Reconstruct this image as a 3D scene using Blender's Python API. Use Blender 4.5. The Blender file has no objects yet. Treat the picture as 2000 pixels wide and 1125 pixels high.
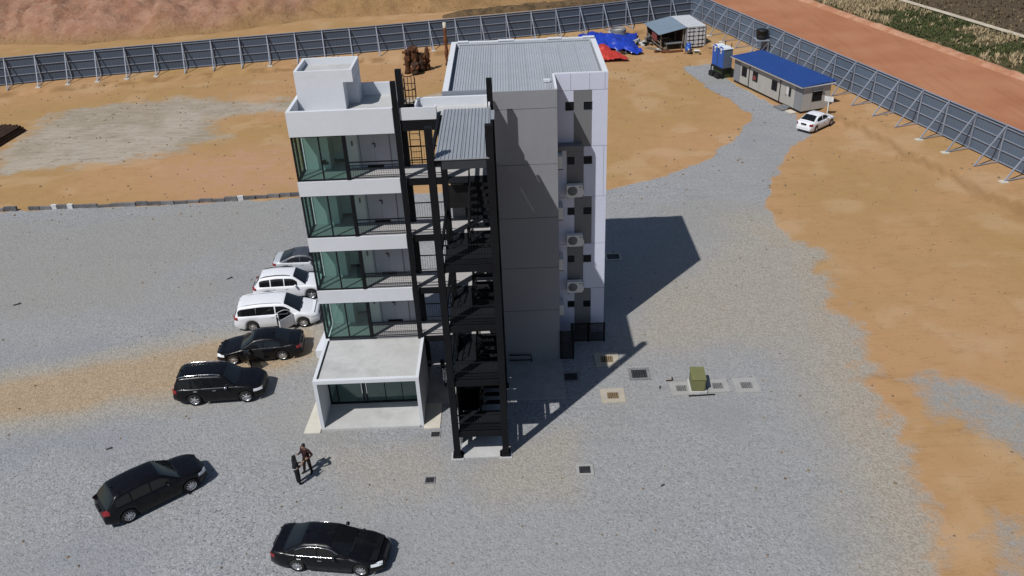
import bpy, bmesh, math, random
import numpy as np
from mathutils import Vector, Matrix, noise as mnoise

random.seed(7); rng = np.random.default_rng(7)
D = bpy.data; SC = bpy.context.scene; COL = SC.collection
R = math.radians

# ------------------------------------------------------------------ camera
cam = D.cameras.new("camera"); camo = D.objects.new("camera", cam); COL.objects.link(camo); SC.camera = camo
_f = 1662.142818773405
def _n(v): return v / np.linalg.norm(v)
_dy = _n(np.array([-26.0, -972.5, _f])); _dz = -_n(np.array([125.0, 2837.5, _f])); _dx = np.cross(_dy, _dz)
camo.matrix_world = Matrix(((_dx[0], -_dx[1], -_dx[2], 0), (_dy[0], -_dy[1], -_dy[2], 0), (_dz[0], -_dz[1], -_dz[2], 28.0), (0, 0, 0, 1)))
cam.sensor_width = 36.0; cam.lens = _f / 2000.0 * 36.0; cam.clip_start = 0.5; cam.clip_end = 3000

# ------------------------------------------------------------------ light
SUN_EL = 54.0; SH_AZ = 41.5            # shadows run 41.5 degrees from +Y towards +X
sd = Vector((-math.sin(R(SH_AZ)) * math.cos(R(SUN_EL)), -math.cos(R(SH_AZ)) * math.cos(R(SUN_EL)), math.sin(R(SUN_EL))))
sun = D.lights.new("sun", 'SUN'); sun.energy = 5.0; sun.angle = R(0.53); sun.color = (1.0, 0.975, 0.94)
suno = D.objects.new("sun", sun); COL.objects.link(suno); suno.location = (-30, -20, 80)
suno.rotation_euler = (-sd).to_track_quat('-Z', 'Y').to_euler()
W = D.worlds.new("World"); SC.world = W; W.use_nodes = True
wn = W.node_tree; wn.nodes.clear()
sky = wn.nodes.new('ShaderNodeTexSky'); sky.sky_type = 'NISHITA'; sky.sun_disc = False
sky.sun_elevation = R(SUN_EL); sky.sun_rotation = math.atan2(sd.x, sd.y)
sky.air_density = 1.0; sky.dust_density = 0.6; sky.ozone_density = 1.0
bg = wn.nodes.new('ShaderNodeBackground'); bg.inputs['Strength'].default_value = 0.080
wo = wn.nodes.new('ShaderNodeOutputWorld')
wn.links.new(sky.outputs[0], bg.inputs[0]); wn.links.new(bg.outputs[0], wo.inputs[0])
SC.view_settings.view_transform = 'Standard'; SC.view_settings.look = 'None'
SC.view_settings.exposure = -0.24; SC.view_settings.gamma = 1.0; SC.view_settings.use_curve_mapping = False
SC.cycles.max_bounces = 6; SC.cycles.transparent_max_bounces = 12

# ------------------------------------------------------------------ node helpers
class NT:
    def __init__(s, name):
        s.m = D.materials.new(name); s.m.use_nodes = True; s.t = s.m.node_tree; s.t.nodes.clear()
        s.out = s.t.nodes.new('ShaderNodeOutputMaterial')
    def n(s, typ, **kw):
        nd = s.t.nodes.new(typ)
        for k, v in kw.items():
            if hasattr(nd, k) and k not in ('inputs',): setattr(nd, k, v)
        return nd
    def set(s, sock, v):
        if isinstance(v, bpy.types.NodeSocket): s.t.links.new(v, sock)
        elif isinstance(v, (tuple, list)) and sock.type == 'RGBA' and len(v) == 3: sock.default_value = (*v, 1)
        else: sock.default_value = v
    def noise(s, scale, detail=3, rough=0.55, vec=None, dist=0.0):
        nd = s.n('ShaderNodeTexNoise'); nd.inputs['Scale'].default_value = scale
        nd.inputs['Detail'].default_value = detail; nd.inputs['Roughness'].default_value = rough; nd.inputs['Distortion'].default_value = dist
        s.t.links.new(vec if vec is not None else s.pos(), nd.inputs['Vector']); return nd.outputs['Fac']
    def voro(s, scale, out='Color', vec=None, rnd=1.0):
        nd = s.n('ShaderNodeTexVoronoi'); nd.inputs['Scale'].default_value = scale; nd.inputs['Randomness'].default_value = rnd
        s.t.links.new(vec if vec is not None else s.pos(), nd.inputs['Vector']); return nd.outputs[out]
    def pos(s):
        if not hasattr(s, '_p'): s._p = s.n('ShaderNodeNewGeometry').outputs['Position']
        return s._p
    def obj(s):
        if not hasattr(s, '_o'): s._o = s.n('ShaderNodeTexCoord').outputs['Object']
        return s._o
    def mapv(s, vec, scale=(1, 1, 1), rot=(0, 0, 0)):
        nd = s.n('ShaderNodeMapping'); nd.inputs['Scale'].default_value = scale; nd.inputs['Rotation'].default_value = rot
        s.t.links.new(vec, nd.inputs['Vector']); return nd.outputs[0]
    def math(s, op, a, b=0.0, clamp=False):
        nd = s.n('ShaderNodeMath'); nd.operation = op; nd.use_clamp = clamp
        s.set(nd.inputs[0], a); s.set(nd.inputs[1], b); return nd.outputs[0]
    def ramp(s, fac, a, b, lo=0.0, hi=1.0):
        nd = s.n('ShaderNodeMapRange'); nd.interpolation_type = 'SMOOTHSTEP'
        s.set(nd.inputs[0], fac); nd.inputs[1].default_value = a; nd.inputs[2].default_value = b
        nd.inputs[3].default_value = lo; nd.inputs[4].default_value = hi; return nd.outputs[0]
    def mix(s, fac, a, b, mode='MIX'):
        nd = s.n('ShaderNodeMix'); nd.data_type = 'RGBA'; nd.blend_type = mode
        s.set(nd.inputs[0], fac); s.set(nd.inputs[6], a); s.set(nd.inputs[7], b); return nd.outputs[2]
    def attr(s, name):
        nd = s.n('ShaderNodeAttribute'); nd.attribute_name = name; return nd.outputs['Fac']
    def bump(s, h, strength=0.3, dist=0.05):
        nd = s.n('ShaderNodeBump'); nd.inputs['Strength'].default_value = strength; nd.inputs['Distance'].default_value = dist
        s.set(nd.inputs['Height'], h); return nd.outputs[0]
    def bsdf(s, col, rough=0.8, metal=0.0, spec=0.5, normal=None, coat=0.0, **kw):
        nd = s.n('ShaderNodeBsdfPrincipled')
        s.set(nd.inputs['Base Color'], col); s.set(nd.inputs['Roughness'], rough); nd.inputs['Metallic'].default_value = metal
        nd.inputs['Specular IOR Level'].default_value = spec; nd.inputs['Coat Weight'].default_value = coat
        if coat: nd.inputs['Coat Roughness'].default_value = 0.04
        if normal is not None: s.set(nd.inputs['Normal'], normal)
        s.t.links.new(nd.outputs[0], s.out.inputs[0]); return nd

MATS = {}
def M(name, col, rough=0.7, metal=0.0, spec=0.4, var=0.12, scale=1.5, coat=0.0, bump=0.0, bscale=30, grime=0.0, gcol=(0.2, 0.15, 0.1)):
    """plain surface with broad and fine colour variation, optional wear and relief"""
    if name in MATS: return MATS[name]
    t = NT(name); p = t.obj()
    v = t.math('ADD', t.math('MULTIPLY', t.noise(scale, 4, 0.6, p), 0.7), t.math('MULTIPLY', t.noise(scale * 9, 3, 0.6, p), 0.3))
    k = t.ramp(v, 0.25, 0.75, 1 - var, 1 + var)
    c = t.mix(1.0, col, k, 'MULTIPLY')
    if grime: c = t.mix(t.math('MULTIPLY', t.ramp(t.noise(scale * 0.6 + 0.2, 5, 0.65, p), 0.5, 0.72), grime), c, gcol)
    nrm = t.bump(t.noise(bscale, 3, 0.6, p), bump, 0.02) if bump else None
    r = t.ramp(t.noise(scale * 4, 2, 0.5, p), 0.3, 0.7, max(0.02, rough - 0.06), min(1, rough + 0.06))
    t.bsdf(c, r, metal, spec, nrm, coat); MATS[name] = t.m; return t.m

def vary(m, amt):
    """each object of this material gets its own slight tone"""
    nt = m.node_tree; b = next(n for n in nt.nodes if n.type == 'BSDF_PRINCIPLED'); l = b.inputs['Base Color'].links[0]; src = l.from_socket
    oi = nt.nodes.new('ShaderNodeObjectInfo'); mr = nt.nodes.new('ShaderNodeMapRange'); mr.inputs[3].default_value = 1 - amt; mr.inputs[4].default_value = 1 + amt
    nt.links.new(oi.outputs['Random'], mr.inputs[0]); mx = nt.nodes.new('ShaderNodeMix'); mx.data_type = 'RGBA'; mx.blend_type = 'MULTIPLY'; mx.inputs[0].default_value = 1
    nt.links.new(src, mx.inputs[6]); nt.links.new(mr.outputs[0], mx.inputs[7]); nt.links.new(mx.outputs[2], b.inputs['Base Color'])

def glass_mat(name, tint, refl=1.0, rough=0.0):
    if name in MATS: return MATS[name]
    t = NT(name); tr = t.n('ShaderNodeBsdfTransparent'); t.set(tr.inputs[0], tint)
    gl = t.n('ShaderNodeBsdfGlossy'); gl.inputs['Roughness'].default_value = rough
    fr = t.n('ShaderNodeFresnel'); fr.inputs[0].default_value = 1.5
    mx = t.n('ShaderNodeMixShader'); t.set(mx.inputs[0], t.math('MULTIPLY', fr.outputs[0], refl))
    t.t.links.new(tr.outputs[0], mx.inputs[1]); t.t.links.new(gl.outputs[0], mx.inputs[2])
    t.t.links.new(mx.outputs[0], t.out.inputs[0]); MATS[name] = t.m; return t.m

# ------------------------------------------------------------------ mesh helpers
class MB:
    def __init__(s): s.v = []; s.f = []; s.sm = []
    def add(s, vs, fs, smooth=False):
        o = len(s.v); s.v += [tuple(map(float, q)) for q in vs]
        for f in fs: s.f.append([i + o for i in f]); s.sm.append(smooth)
        return s
    def box(s, x0, x1, y0, y1, z0, z1):
        if x0 > x1: x0, x1 = x1, x0
        if y0 > y1: y0, y1 = y1, y0
        if z0 > z1: z0, z1 = z1, z0
        return s.add([(x0, y0, z0), (x1, y0, z0), (x1, y1, z0), (x0, y1, z0), (x0, y0, z1), (x1, y0, z1), (x1, y1, z1), (x0, y1, z1)],
              [(0, 3, 2, 1), (4, 5, 6, 7), (0, 1, 5, 4), (1, 2, 6, 5), (2, 3, 7, 6), (3, 0, 4, 7)])
    def bar(s, a, b, w, h=None, up=(0, 0, 1)):
        """square bar from a to b"""
        h = w if h is None else h
        a = Vector(a); b = Vector(b); d = (b - a).normalized(); u = Vector(up)
        if abs(d.dot(u)) > 0.98: u = Vector((0, 1, 0))
        x = d.cross(u).normalized(); y = x.cross(d)
        vs = []
        for p in (a, b):
            for (i, j) in ((-1, -1), (1, -1), (1, 1), (-1, 1)): vs.append(p + x * (i * w / 2) + y * (j * h / 2))
        return s.add(vs, [(0, 1, 2, 3), (7, 6, 5, 4), (0, 4, 5, 1), (1, 5, 6, 2), (2, 6, 7, 3), (3, 7, 4, 0)])
    def tube(s, pts, r, n=8, cap=True):
        """tube through pts; r a number or one per point"""
        pts = [Vector(p) for p in pts]; rs = r if isinstance(r, (list, tuple)) else [r] * len(pts)
        vs = []; fs = []; prev = None
        for i, p in enumerate(pts):
            d = (pts[min(i + 1, len(pts) - 1)] - pts[max(i - 1, 0)]).normalized()
            u = prev if prev is not None else (Vector((0, 0, 1)) if abs(d.z) < 0.9 else Vector((1, 0, 0)))
            x = d.cross(u).normalized(); y = x.cross(d).normalized(); prev = y
            for k in range(n):
                a = 2 * math.pi * k / n; vs.append(p + x * math.cos(a) * rs[i] + y * math.sin(a) * rs[i])
        for i in range(len(pts) - 1):
            for k in range(n): fs.append((i * n + k, i * n + (k + 1) % n, (i + 1) * n + (k + 1) % n, (i + 1) * n + k))
        s.add(vs, fs, True)
        if cap:
            o = len(s.v) - len(vs)
            s.f.append([o + k for k in range(n)][::-1]); s.sm.append(False)
            s.f.append([o + (len(pts) - 1) * n + k for k in range(n)]); s.sm.append(False)
        return s
    def lathe(s, prof, c=(0, 0, 0), axis='z', n=20):
        vs = []; fs = []
        for (r, h) in prof:
            for k in range(n):
                a = 2 * math.pi * k / n; x, y = r * math.cos(a), r * math.sin(a)
                vs.append({'z': (c[0] + x, c[1] + y, c[2] + h), 'y': (c[0] + x, c[1] + h, c[2] + y), 'x': (c[0] + h, c[1] + x, c[2] + y)}[axis])
        for i in range(len(prof) - 1):
            for k in range(n): fs.append((i * n + k, i * n + (k + 1) % n, (i + 1) * n + (k + 1) % n, (i + 1) * n + k))
        return s.add(vs, fs, True)
    def prism(s, poly, z0, z1):
        n = len(poly)
        vs = [(x, y, z0) for x, y in poly] + [(x, y, z1) for x, y in poly]
        return s.add(vs, [tuple(range(n))[::-1], tuple(range(n, 2 * n))] + [(i, (i + 1) % n, n + (i + 1) % n, n + i) for i in range(n)])
    def grid(s, P, smooth=True, flip=False):
        """P[i][j] of points"""
        ni, nj = len(P), len(P[0]); vs = [q for row in P for q in row]; fs = []
        for i in range(ni - 1):
            for j in range(nj - 1):
                f = (i * nj + j, i * nj + j + 1, (i + 1) * nj + j + 1, (i + 1) * nj + j); fs.append(f[::-1] if flip else f)
        return s.add(vs, fs, smooth)
    def blob(s, c, r, n=10, m=7, jitter=0.0):
        vs = []; fs = []
        for i in range(m + 1):
            th = math.pi * i / m
            for k in range(n):
                a = 2 * math.pi * k / n; q = 1 + random.uniform(-jitter, jitter)
                vs.append((c[0] + r[0] * q * math.sin(th) * math.cos(a), c[1] + r[1] * q * math.sin(th) * math.sin(a), c[2] + r[2] * q * math.cos(th)))
        for i in range(m):
            for k in range(n): fs.append((i * n + k, (i + 1) * n + k, (i + 1) * n + (k + 1) % n, i * n + (k + 1) % n))
        return s.add(vs, fs, True)
    def xf(s, mat):
        s.v = [tuple(mat @ Vector(q)) for q in s.v]; return s
    def mesh(s, name, mat):
        me = D.meshes.new(name); me.from_pydata(s.v, [], s.f); me.update()
        me.polygons.foreach_set('use_smooth', s.sm)
        if mat is not None:
            for m in (mat if isinstance(mat, (list, tuple)) else [mat]): me.materials.append(m)
        return me

XF = {}
def thing(name, label, cat, loc=(0, 0, 0), rz=0.0, group=None):
    o = D.objects.new(name, None); COL.objects.link(o); o.location = loc; o.rotation_euler = (0, 0, rz)
    o.empty_display_size = 0.3
    o['label'] = label; o['category'] = cat
    if group: o['group'] = group
    XF[o.name] = Matrix.Translation(loc) @ Matrix.Rotation(rz, 4, 'Z'); return o
def rootxf(o):
    while o.parent: o = o.parent
    return XF[o.name]
def part(name, mb, mat, parent, world=False, label=None, kind=None):
    if world: mb.xf(rootxf(parent).inverted())
    o = D.objects.new(name, mb.mesh(name, mat)); COL.objects.link(o); o.parent = parent
    if label: o['label'] = label
    if kind: o['kind'] = kind
    return o
def inst(name, me, parent, loc=(0, 0, 0), rz=0.0, world=False):
    o = D.objects.new(name, me); COL.objects.link(o); o.parent = parent
    m = Matrix.Translation(loc) @ Matrix.Rotation(rz, 4, 'Z')
    if world: m = rootxf(parent).inverted() @ m
    o.matrix_local = m; return o
def single(name, mb, mat, label, cat, loc=(0, 0, 0), rz=0.0, group=None):
    o = D.objects.new(name, mb.mesh(name, mat)); COL.objects.link(o); o.location = loc; o.rotation_euler = (0, 0, rz)
    o['label'] = label; o['category'] = cat
    if group: o['group'] = group
    XF[o.name] = Matrix.Translation(loc) @ Matrix.Rotation(rz, 4, 'Z'); return o
def struct(name, mb, mat, kind='structure'):
    o = D.objects.new(name, mb.mesh(name, mat)); COL.objects.link(o); o['kind'] = kind; return o
def copy_tree(o, loc, rz, label, group=None):
    r = o.copy(); COL.objects.link(r); r.location = loc; r.rotation_euler = (0, 0, rz); r['label'] = label
    if group: r['group'] = group
    XF[r.name] = Matrix.Translation(loc) @ Matrix.Rotation(rz, 4, 'Z')
    for ch in list(o.children):
        c = ch.copy(); COL.objects.link(c); c.parent = r
        for g in list(ch.children):
            d = g.copy(); COL.objects.link(d); d.parent = c
    return r

# ------------------------------------------------------------------ materials
white = M('white_render', (0.565, 0.585, 0.62), 0.75, var=0.05, scale=0.5, grime=0.10, gcol=(0.42, 0.41, 0.40))
white2 = M('white_panel', (0.52, 0.545, 0.66), 0.5, var=0.04, scale=0.5)
greyp = M('grey_panel', (0.222, 0.227, 0.245), 0.6, var=0.06, scale=0.4)
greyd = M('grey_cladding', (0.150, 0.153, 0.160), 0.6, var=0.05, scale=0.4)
steel = M('black_steel', (0.0065, 0.007, 0.0088), 0.65, spec=0.15, var=0.25, scale=1.0)
alu = M('dark_aluminium', (0.010, 0.011, 0.013), 0.55, spec=0.2, var=0.15)
conc = M('pale_concrete', (0.42, 0.42, 0.415), 0.9, var=0.12, scale=0.6, bump=0.15, bscale=40, grime=0.45, gcol=(0.24, 0.24, 0.24))
conc2 = M('cream_concrete', (0.50, 0.47, 0.40), 0.9, var=0.12, scale=0.9, bump=0.15, grime=0.3, gcol=(0.36, 0.30, 0.22))
slabm = M('floor_screed', (0.36, 0.35, 0.35), 0.8, var=0.08, scale=1.2)
roofm = M('light_roof_sheet', (0.335, 0.352, 0.38), 0.45, metal=0.0, spec=0.5, var=0.06, scale=0.4)
roofm2 = M('grey_roof_sheet', (0.24, 0.26, 0.285), 0.5, spec=0.5, var=0.08, scale=0.6)
flash = M('grey_flashing', (0.23, 0.25, 0.29), 0.5, var=0.06)
doorm = M('grey_door', (0.40, 0.42, 0.47), 0.6, var=0.04, scale=0.6)
wallin = M('white_plaster', (0.62, 0.64, 0.64), 0.8, var=0.04)
glassg = glass_mat('green_glass', (0.80, 0.925, 0.89), 0.6)
glassd = glass_mat('dark_glass', (0.10, 0.12, 0.13), 1.0)
paneb = M('black_pane', (0.008, 0.010, 0.014), 0.25, spec=0.15, var=0.1)
acm = M('ac_casing', (0.62, 0.62, 0.60), 0.5, var=0.05)
black = M('black_plastic', (0.012, 0.012, 0.013), 0.5, spec=0.3, var=0.2)
rust = M('rusty_steel', (0.14, 0.055, 0.025), 0.9, spec=0.2, var=0.5, scale=2.5, bump=0.5, bscale=12, grime=0.6, gcol=(0.03, 0.02, 0.015))
drust = M('dark_rust', (0.055, 0.032, 0.022), 0.9, spec=0.15, var=0.4, scale=2.0, grime=0.5, gcol=(0.02, 0.014, 0.012))
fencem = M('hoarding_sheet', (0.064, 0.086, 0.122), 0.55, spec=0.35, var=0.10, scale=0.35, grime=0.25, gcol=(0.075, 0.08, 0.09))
galv = M('galvanised_steel', (0.225, 0.25, 0.305), 0.55, spec=0.4, var=0.12, scale=1.5)
kerbd = M('stained_concrete', (0.13, 0.125, 0.13), 0.9, var=0.35, scale=2.0, bump=0.3, bscale=15, grime=0.7, gcol=(0.30, 0.30, 0.31))
kerbw = M('white_kerb_paint', (0.52, 0.52, 0.52), 0.8, var=0.25, scale=3.0, grime=0.4, gcol=(0.3, 0.3, 0.3))
chrome = M('chrome', (0.75, 0.75, 0.76), 0.15, metal=1.0, var=0.03)
rimm = M('wheel_alloy', (0.55, 0.56, 0.58), 0.3, metal=0.8, var=0.08)
rubber = M('tyre_rubber', (0.018, 0.018, 0.018), 0.9, spec=0.2, var=0.2, scale=5)
carglass = M('car_glass', (0.008, 0.009, 0.010), 0.06, spec=0.5, var=0.1)
lampm = M('lamp_lens', (0.70, 0.72, 0.75), 0.12, spec=0.6, var=0.1, scale=8)
redlamp = M('red_lens', (0.20, 0.012, 0.016), 0.15, spec=0.6, var=0.1)
pblack = M('black_car_paint', (0.004, 0.004, 0.0055), 0.3, spec=0.2, var=0.15, coat=0.16, grime=0.3, gcol=(0.009, 0.0085, 0.008))
pwhite = M('white_car_paint', (0.66, 0.67, 0.70), 0.4, spec=0.4, var=0.03, coat=0.3)
psilver = M('silver_car_paint', (0.42, 0.44, 0.47), 0.35, spec=0.5, var=0.04, coat=0.4)
pdark = M('dark_roof_paint', (0.045, 0.05, 0.062), 0.4, spec=0.4, var=0.08, coat=0.3)

# ------------------------------------------------------------------ ground
FB = [(-84.0, 93.0), (-59.7, 98.7), (-51.1, 100.7), (-17.5, 106.9), (7.3, 112.5), (25.0, 118.2)]
FR = [(25.0, 118.2), (37.9, 69.8), (40.1, 61.4), (45.0, 42.0)]
MAINP = [(-95, 63.4), (-41.9, 63.4), (-27.7, 63.5), (-17.8, 64.0), (0, 63.6), (7.4, 62.9), (12.07, 65.06), (17.08, 68.7), (21.67, 75.6), (23.2, 79.5), (21.46, 86.5), (19.35, 95.3), (19.54, 96.3), (22.87, 96.9), (23.83, 89.8), (27.3, 78.8), (26.68, 73.4), (23.75, 68.9), (20.9, 64.1), (19.6, 59.75), (18.84, 55.35), (20.65, 51.2), (20.3, 49.3), (19.28, 44.6), (19.1, 38.6), (18.4, 34.5), (18.76, 32.8), (17.94, 28.6), (17.6, 25.8), (17.2, 23.5), (16.0, 0), (-95, 0)]
STRIP = [(-45, 36.5), (-31.6, 39.7), (-30.0, 40.1), (-24.9, 42.1), (-18.4, 43.8), (-12.5, 44.4), (-10.9, 40.6), (-13.4, 39.7), (-15.4, 38.4), (-18.7, 37.0), (-22.5, 36.2), (-27.5, 35.2), (-29.0, 34.9), (-45, 31)]
BEIGE1 = [(5.2, 41.6), (8.2, 47.3), (13.1, 51.9), (18.3, 55.4), (20.8, 50.5), (18.8, 41.7), (19.0, 37.6), (16.8, 39.2), (13.4, 39.5), (9.6, 39.2), (6.1, 39.2)]
BEIGE2 = [(-0.9, 32.1), (2.5, 33.4), (2.8, 31.1), (2.1, 28.7), (-1.6, 28.6), (-3.1, 30.4)]
BEIGE3 = [(-9.9, 33.3), (-4.2, 33.4), (-4.0, 29.4), (-7.2, 28.3), (-10.7, 31.9)]
BEIGE4 = [(18.8, 41.7), (19.0, 37.6), (18.5, 31.7), (18.0, 28.2), (17.5, 31.0), (16.8, 34.6), (16.6, 38.7)]
BEIGE5 = [(-50, 62), (-18, 63), (-17, 57), (-24, 52), (-24, 46), (-50, 44)]
CLAY1 = [(-47.4, 69.8), (-49, 76.6), (-49.2, 85.4), (-47.3, 90.7), (-37.9, 92.7), (-24.5, 90.0), (-10, 89), (-4, 92), (2, 92), (0, 84), (-8, 83), (-23.2, 86.4), (-29.7, 85.6), (-29.6, 82.5), (-27.5, 78.6), (-32.0, 75.1), (-39.1, 72.7), (-43.4, 72.0)]
CLAY2 = [(19.7, 36.6), (22.6, 37.6), (24.0, 36.3), (26.5, 33.5), (26, 29.0), (23.3, 30.0), (21.9, 31.9), (20.0, 32.8)]
CLAY3 = [(19.6, 28.1), (21.6, 26.8), (21.8, 22.4), (17.8, 22.5)]
PINK = [(-32.1, 71.4), (-25.3, 77.0), (-20.5, 75.1), (-18.5, 66.6), (-25.7, 65.2)]

def sdf(px, py, poly):
    """signed distance to a polygon, positive inside"""
    n = len(poly); d = np.full(px.shape, 1e9); ins = np.zeros(px.shape, bool)
    for i in range(n):
        ax, ay = poly[i]; bx, by = poly[(i + 1) % n]; ex, ey = bx - ax, by - ay
        t = np.clip(((px - ax) * ex + (py - ay) * ey) / (ex * ex + ey * ey + 1e-12), 0, 1)
        d = np.minimum(d, np.hypot(px - ax - t * ex, py - ay - t * ey))
        c = ((ay > py) != (by > py))
        with np.errstate(divide='ignore', invalid='ignore'): xc = (bx - ax) * (py - ay) / (by - ay + 1e-15) + ax
        ins ^= c & (px < xc)
    return np.where(ins, d, -d)
def linedist(px, py, line):
    d = np.full(px.shape, 1e9)
    for (ax, ay), (bx, by) in zip(line[:-1], line[1:]):
        ex, ey = bx - ax, by - ay; t = np.clip(((px - ax) * ex + (py - ay) * ey) / (ex * ex + ey * ey), 0, 1)
        d = np.minimum(d, np.hypot(px - ax - t * ex, py - ay - t * ey))
    return d
def vnoise(x, y, sc, seed=0):
    """smooth value noise, vectorised"""
    x = x * sc + seed * 17.3; y = y * sc + seed * 9.1
    xi = np.floor(x).astype(int); yi = np.floor(y).astype(int); fx = x - xi; fy = y - yi
    fx = fx * fx * (3 - 2 * fx); fy = fy * fy * (3 - 2 * fy)
    def h(a, b): v = np.sin(a * 127.1 + b * 311.7 + seed * 74.7) * 43758.5453; return v - np.floor(v)
    return (h(xi, yi) * (1 - fx) + h(xi + 1, yi) * fx) * (1 - fy) + (h(xi, yi + 1) * (1 - fx) + h(xi + 1, yi + 1) * fx) * fy
def fbm(x, y, sc, seed=0, oct=4, g=0.5):
    v = 0; a = 1; tot = 0
    for o in range(oct): v = v + a * vnoise(x, y, sc * 2 ** o, seed + o); tot += a; a *= g
    return v / tot
def sstep(a, b, x): t = np.clip((x - a) / (b - a), 0, 1); return t * t * (3 - 2 * t)

YARD = FB + FR[1:] + [(45, -20), (-84, -20)]
def ground_h(x, y):
    x = np.asarray(x, float); y = np.asarray(y, float)
    s = sdf(x, y, YARD)
    db = linedist(x, y, FB); dr = linedist(x, y, FR)
    wob = (fbm(x, y, 0.35, 3) - 0.5) * 1.5
    eb = 0.36 * (1 - sstep(2.9, 3.7, db + wob * 0.7)); er = 0.36 * (1 - sstep(4.6, 5.2, dr + wob))
    z = np.where(s > 0, np.maximum(eb, er), 0.36)
    rough = (fbm(x, y, 0.8, 5) - 0.5) * 0.05
    fade = 1 - sstep(30, 0, 0 * x + np.hypot(x, y - 40)) * 0
    yard_flat = sstep(16, 30, np.hypot((x + 3) / 1.3, y - 40))       # flat under and round the building
    return z + rough * yard_flat - 0.02 * yard_flat + (1 - sstep(0, 0.6, np.abs(db + wob * 0.7 - 3.3))) * (s > 0) * (fbm(x, y, 1.3, 9) - 0.5) * 0.25

def axis(a, b, step, far): return np.concatenate([[-far, -far / 2, a - 60, a - 20], np.arange(a, b + 1e-6, step), [b + 20, b + 60, far / 2, far]])
gx = axis(-90, 62, 0.5, 900); gy = axis(12, 132, 0.5, 900)
GX, GY = np.meshgrid(gx, gy); fx, fy = GX.ravel(), GY.ravel()
GZ = ground_h(fx, fy)
nx, ny = len(gx), len(gy)
idx = np.arange(nx * ny).reshape(ny, nx)
quads = np.stack([idx[:-1, :-1], idx[:-1, 1:], idx[1:, 1:], idx[1:, :-1]], -1).reshape(-1, 4)
gme = D.meshes.new('ground'); gme.from_pydata(np.stack([fx, fy, GZ], 1).tolist(), [], quads.tolist()); gme.update()
gme.polygons.foreach_set('use_smooth', [True] * len(gme.polygons))
wob = (fbm(fx, fy, 0.45, 1, 5, 0.6) - 0.5) * 3.0; wob2 = (fbm(fx, fy, 0.22, 2, 5, 0.6) - 0.5) * 9.0
def soft(poly, w, wb, a=1.0): return a * sstep(-w, w, sdf(fx, fy, poly) + wb)
grav = soft(MAINP, 0.55, wob * 0.55)
near = sstep(52, 40, np.hypot(fx - 19, fy - 44) + 30)            # blurred edge of the gravel at the right
edge_soft = soft(MAINP, 3.2, wob * 1.6); kx = sstep(62, 50, fy) * (fx > 8)
grav = grav * (1 - kx) + edge_soft * kx
dust = np.maximum.reduce([soft(STRIP, 2.2, wob2 * 0.3, 0.9), soft(BEIGE1, 3.0, wob2 * 0.5, 0.60), soft(BEIGE2, 1.2, wob2 * 0.25, 0.5), soft(BEIGE3, 1.2, wob2 * 0.25, 0.42), soft(BEIGE4, 1.6, wob2 * 0.35, 0.55), 0.68 * np.exp(-((sdf(fx, fy, MAINP) - 1.4 + wob) / 3.2) ** 2) * (fx > 8) * sstep(62, 54, fy)])
pale = np.clip(np.maximum(soft(BEIGE5, 4, wob2 * 0.8, 0.85), 0.7 * sstep(0.45, 0.75, fbm(fx, fy, 0.12, 21, 4))) * (1 - soft([(-60, 31), (-12, 33), (-4, 30), (4, 36), (18, 38), (17, 0), (-60, 0)], 3, wob2 * .6, .6)), 0, 1)
clay = soft(CLAY1, 2.6, wob * 1.6)
pg = np.maximum(soft(CLAY2, 1.6, wob * 0.9, 0.75), soft(CLAY3, 1.4, wob, 0.6)); grav = np.maximum(grav, pg * .85); pale = np.maximum(pale, (pg > .15) * .9)
pink = soft(PINK, 3, wob2 * 0.6, 0.8)
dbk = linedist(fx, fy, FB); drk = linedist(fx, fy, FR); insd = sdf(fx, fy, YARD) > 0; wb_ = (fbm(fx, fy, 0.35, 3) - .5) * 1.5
bank = insd * np.maximum((1 - sstep(.25, .8, np.abs(dbk + wb_ * .7 - 3.3))) * sstep(.36, .6, fbm(fx, fy, 1.3, 71, 3)) * .8, .7 * (1 - sstep(.1, .75, np.abs(drk + wb_ - 4.9))) * sstep(.1, .35, fbm(fx, fy, .9, 72, 3)))  # dark exposed soil, with the shade of the ledge face painted in
NB = np.clip(fbm(fx, fy, 0.10, 41, 4) * 1.5 - .25, 0, 1); NM = np.clip(fbm(fx, fy, 0.25, 45, 4) * 1.5 - .25, 0, 1); NS = np.clip(fbm(fx, fy, 0.33, 49, 4) * 1.5 - .25, 0, 1)
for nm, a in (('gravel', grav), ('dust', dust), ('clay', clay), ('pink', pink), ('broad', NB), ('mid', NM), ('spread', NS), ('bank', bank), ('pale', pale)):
    at = gme.attributes.new(nm, 'FLOAT', 'POINT'); at.data.foreach_set('value', np.ascontiguousarray(a, dtype=np.float32))

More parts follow.
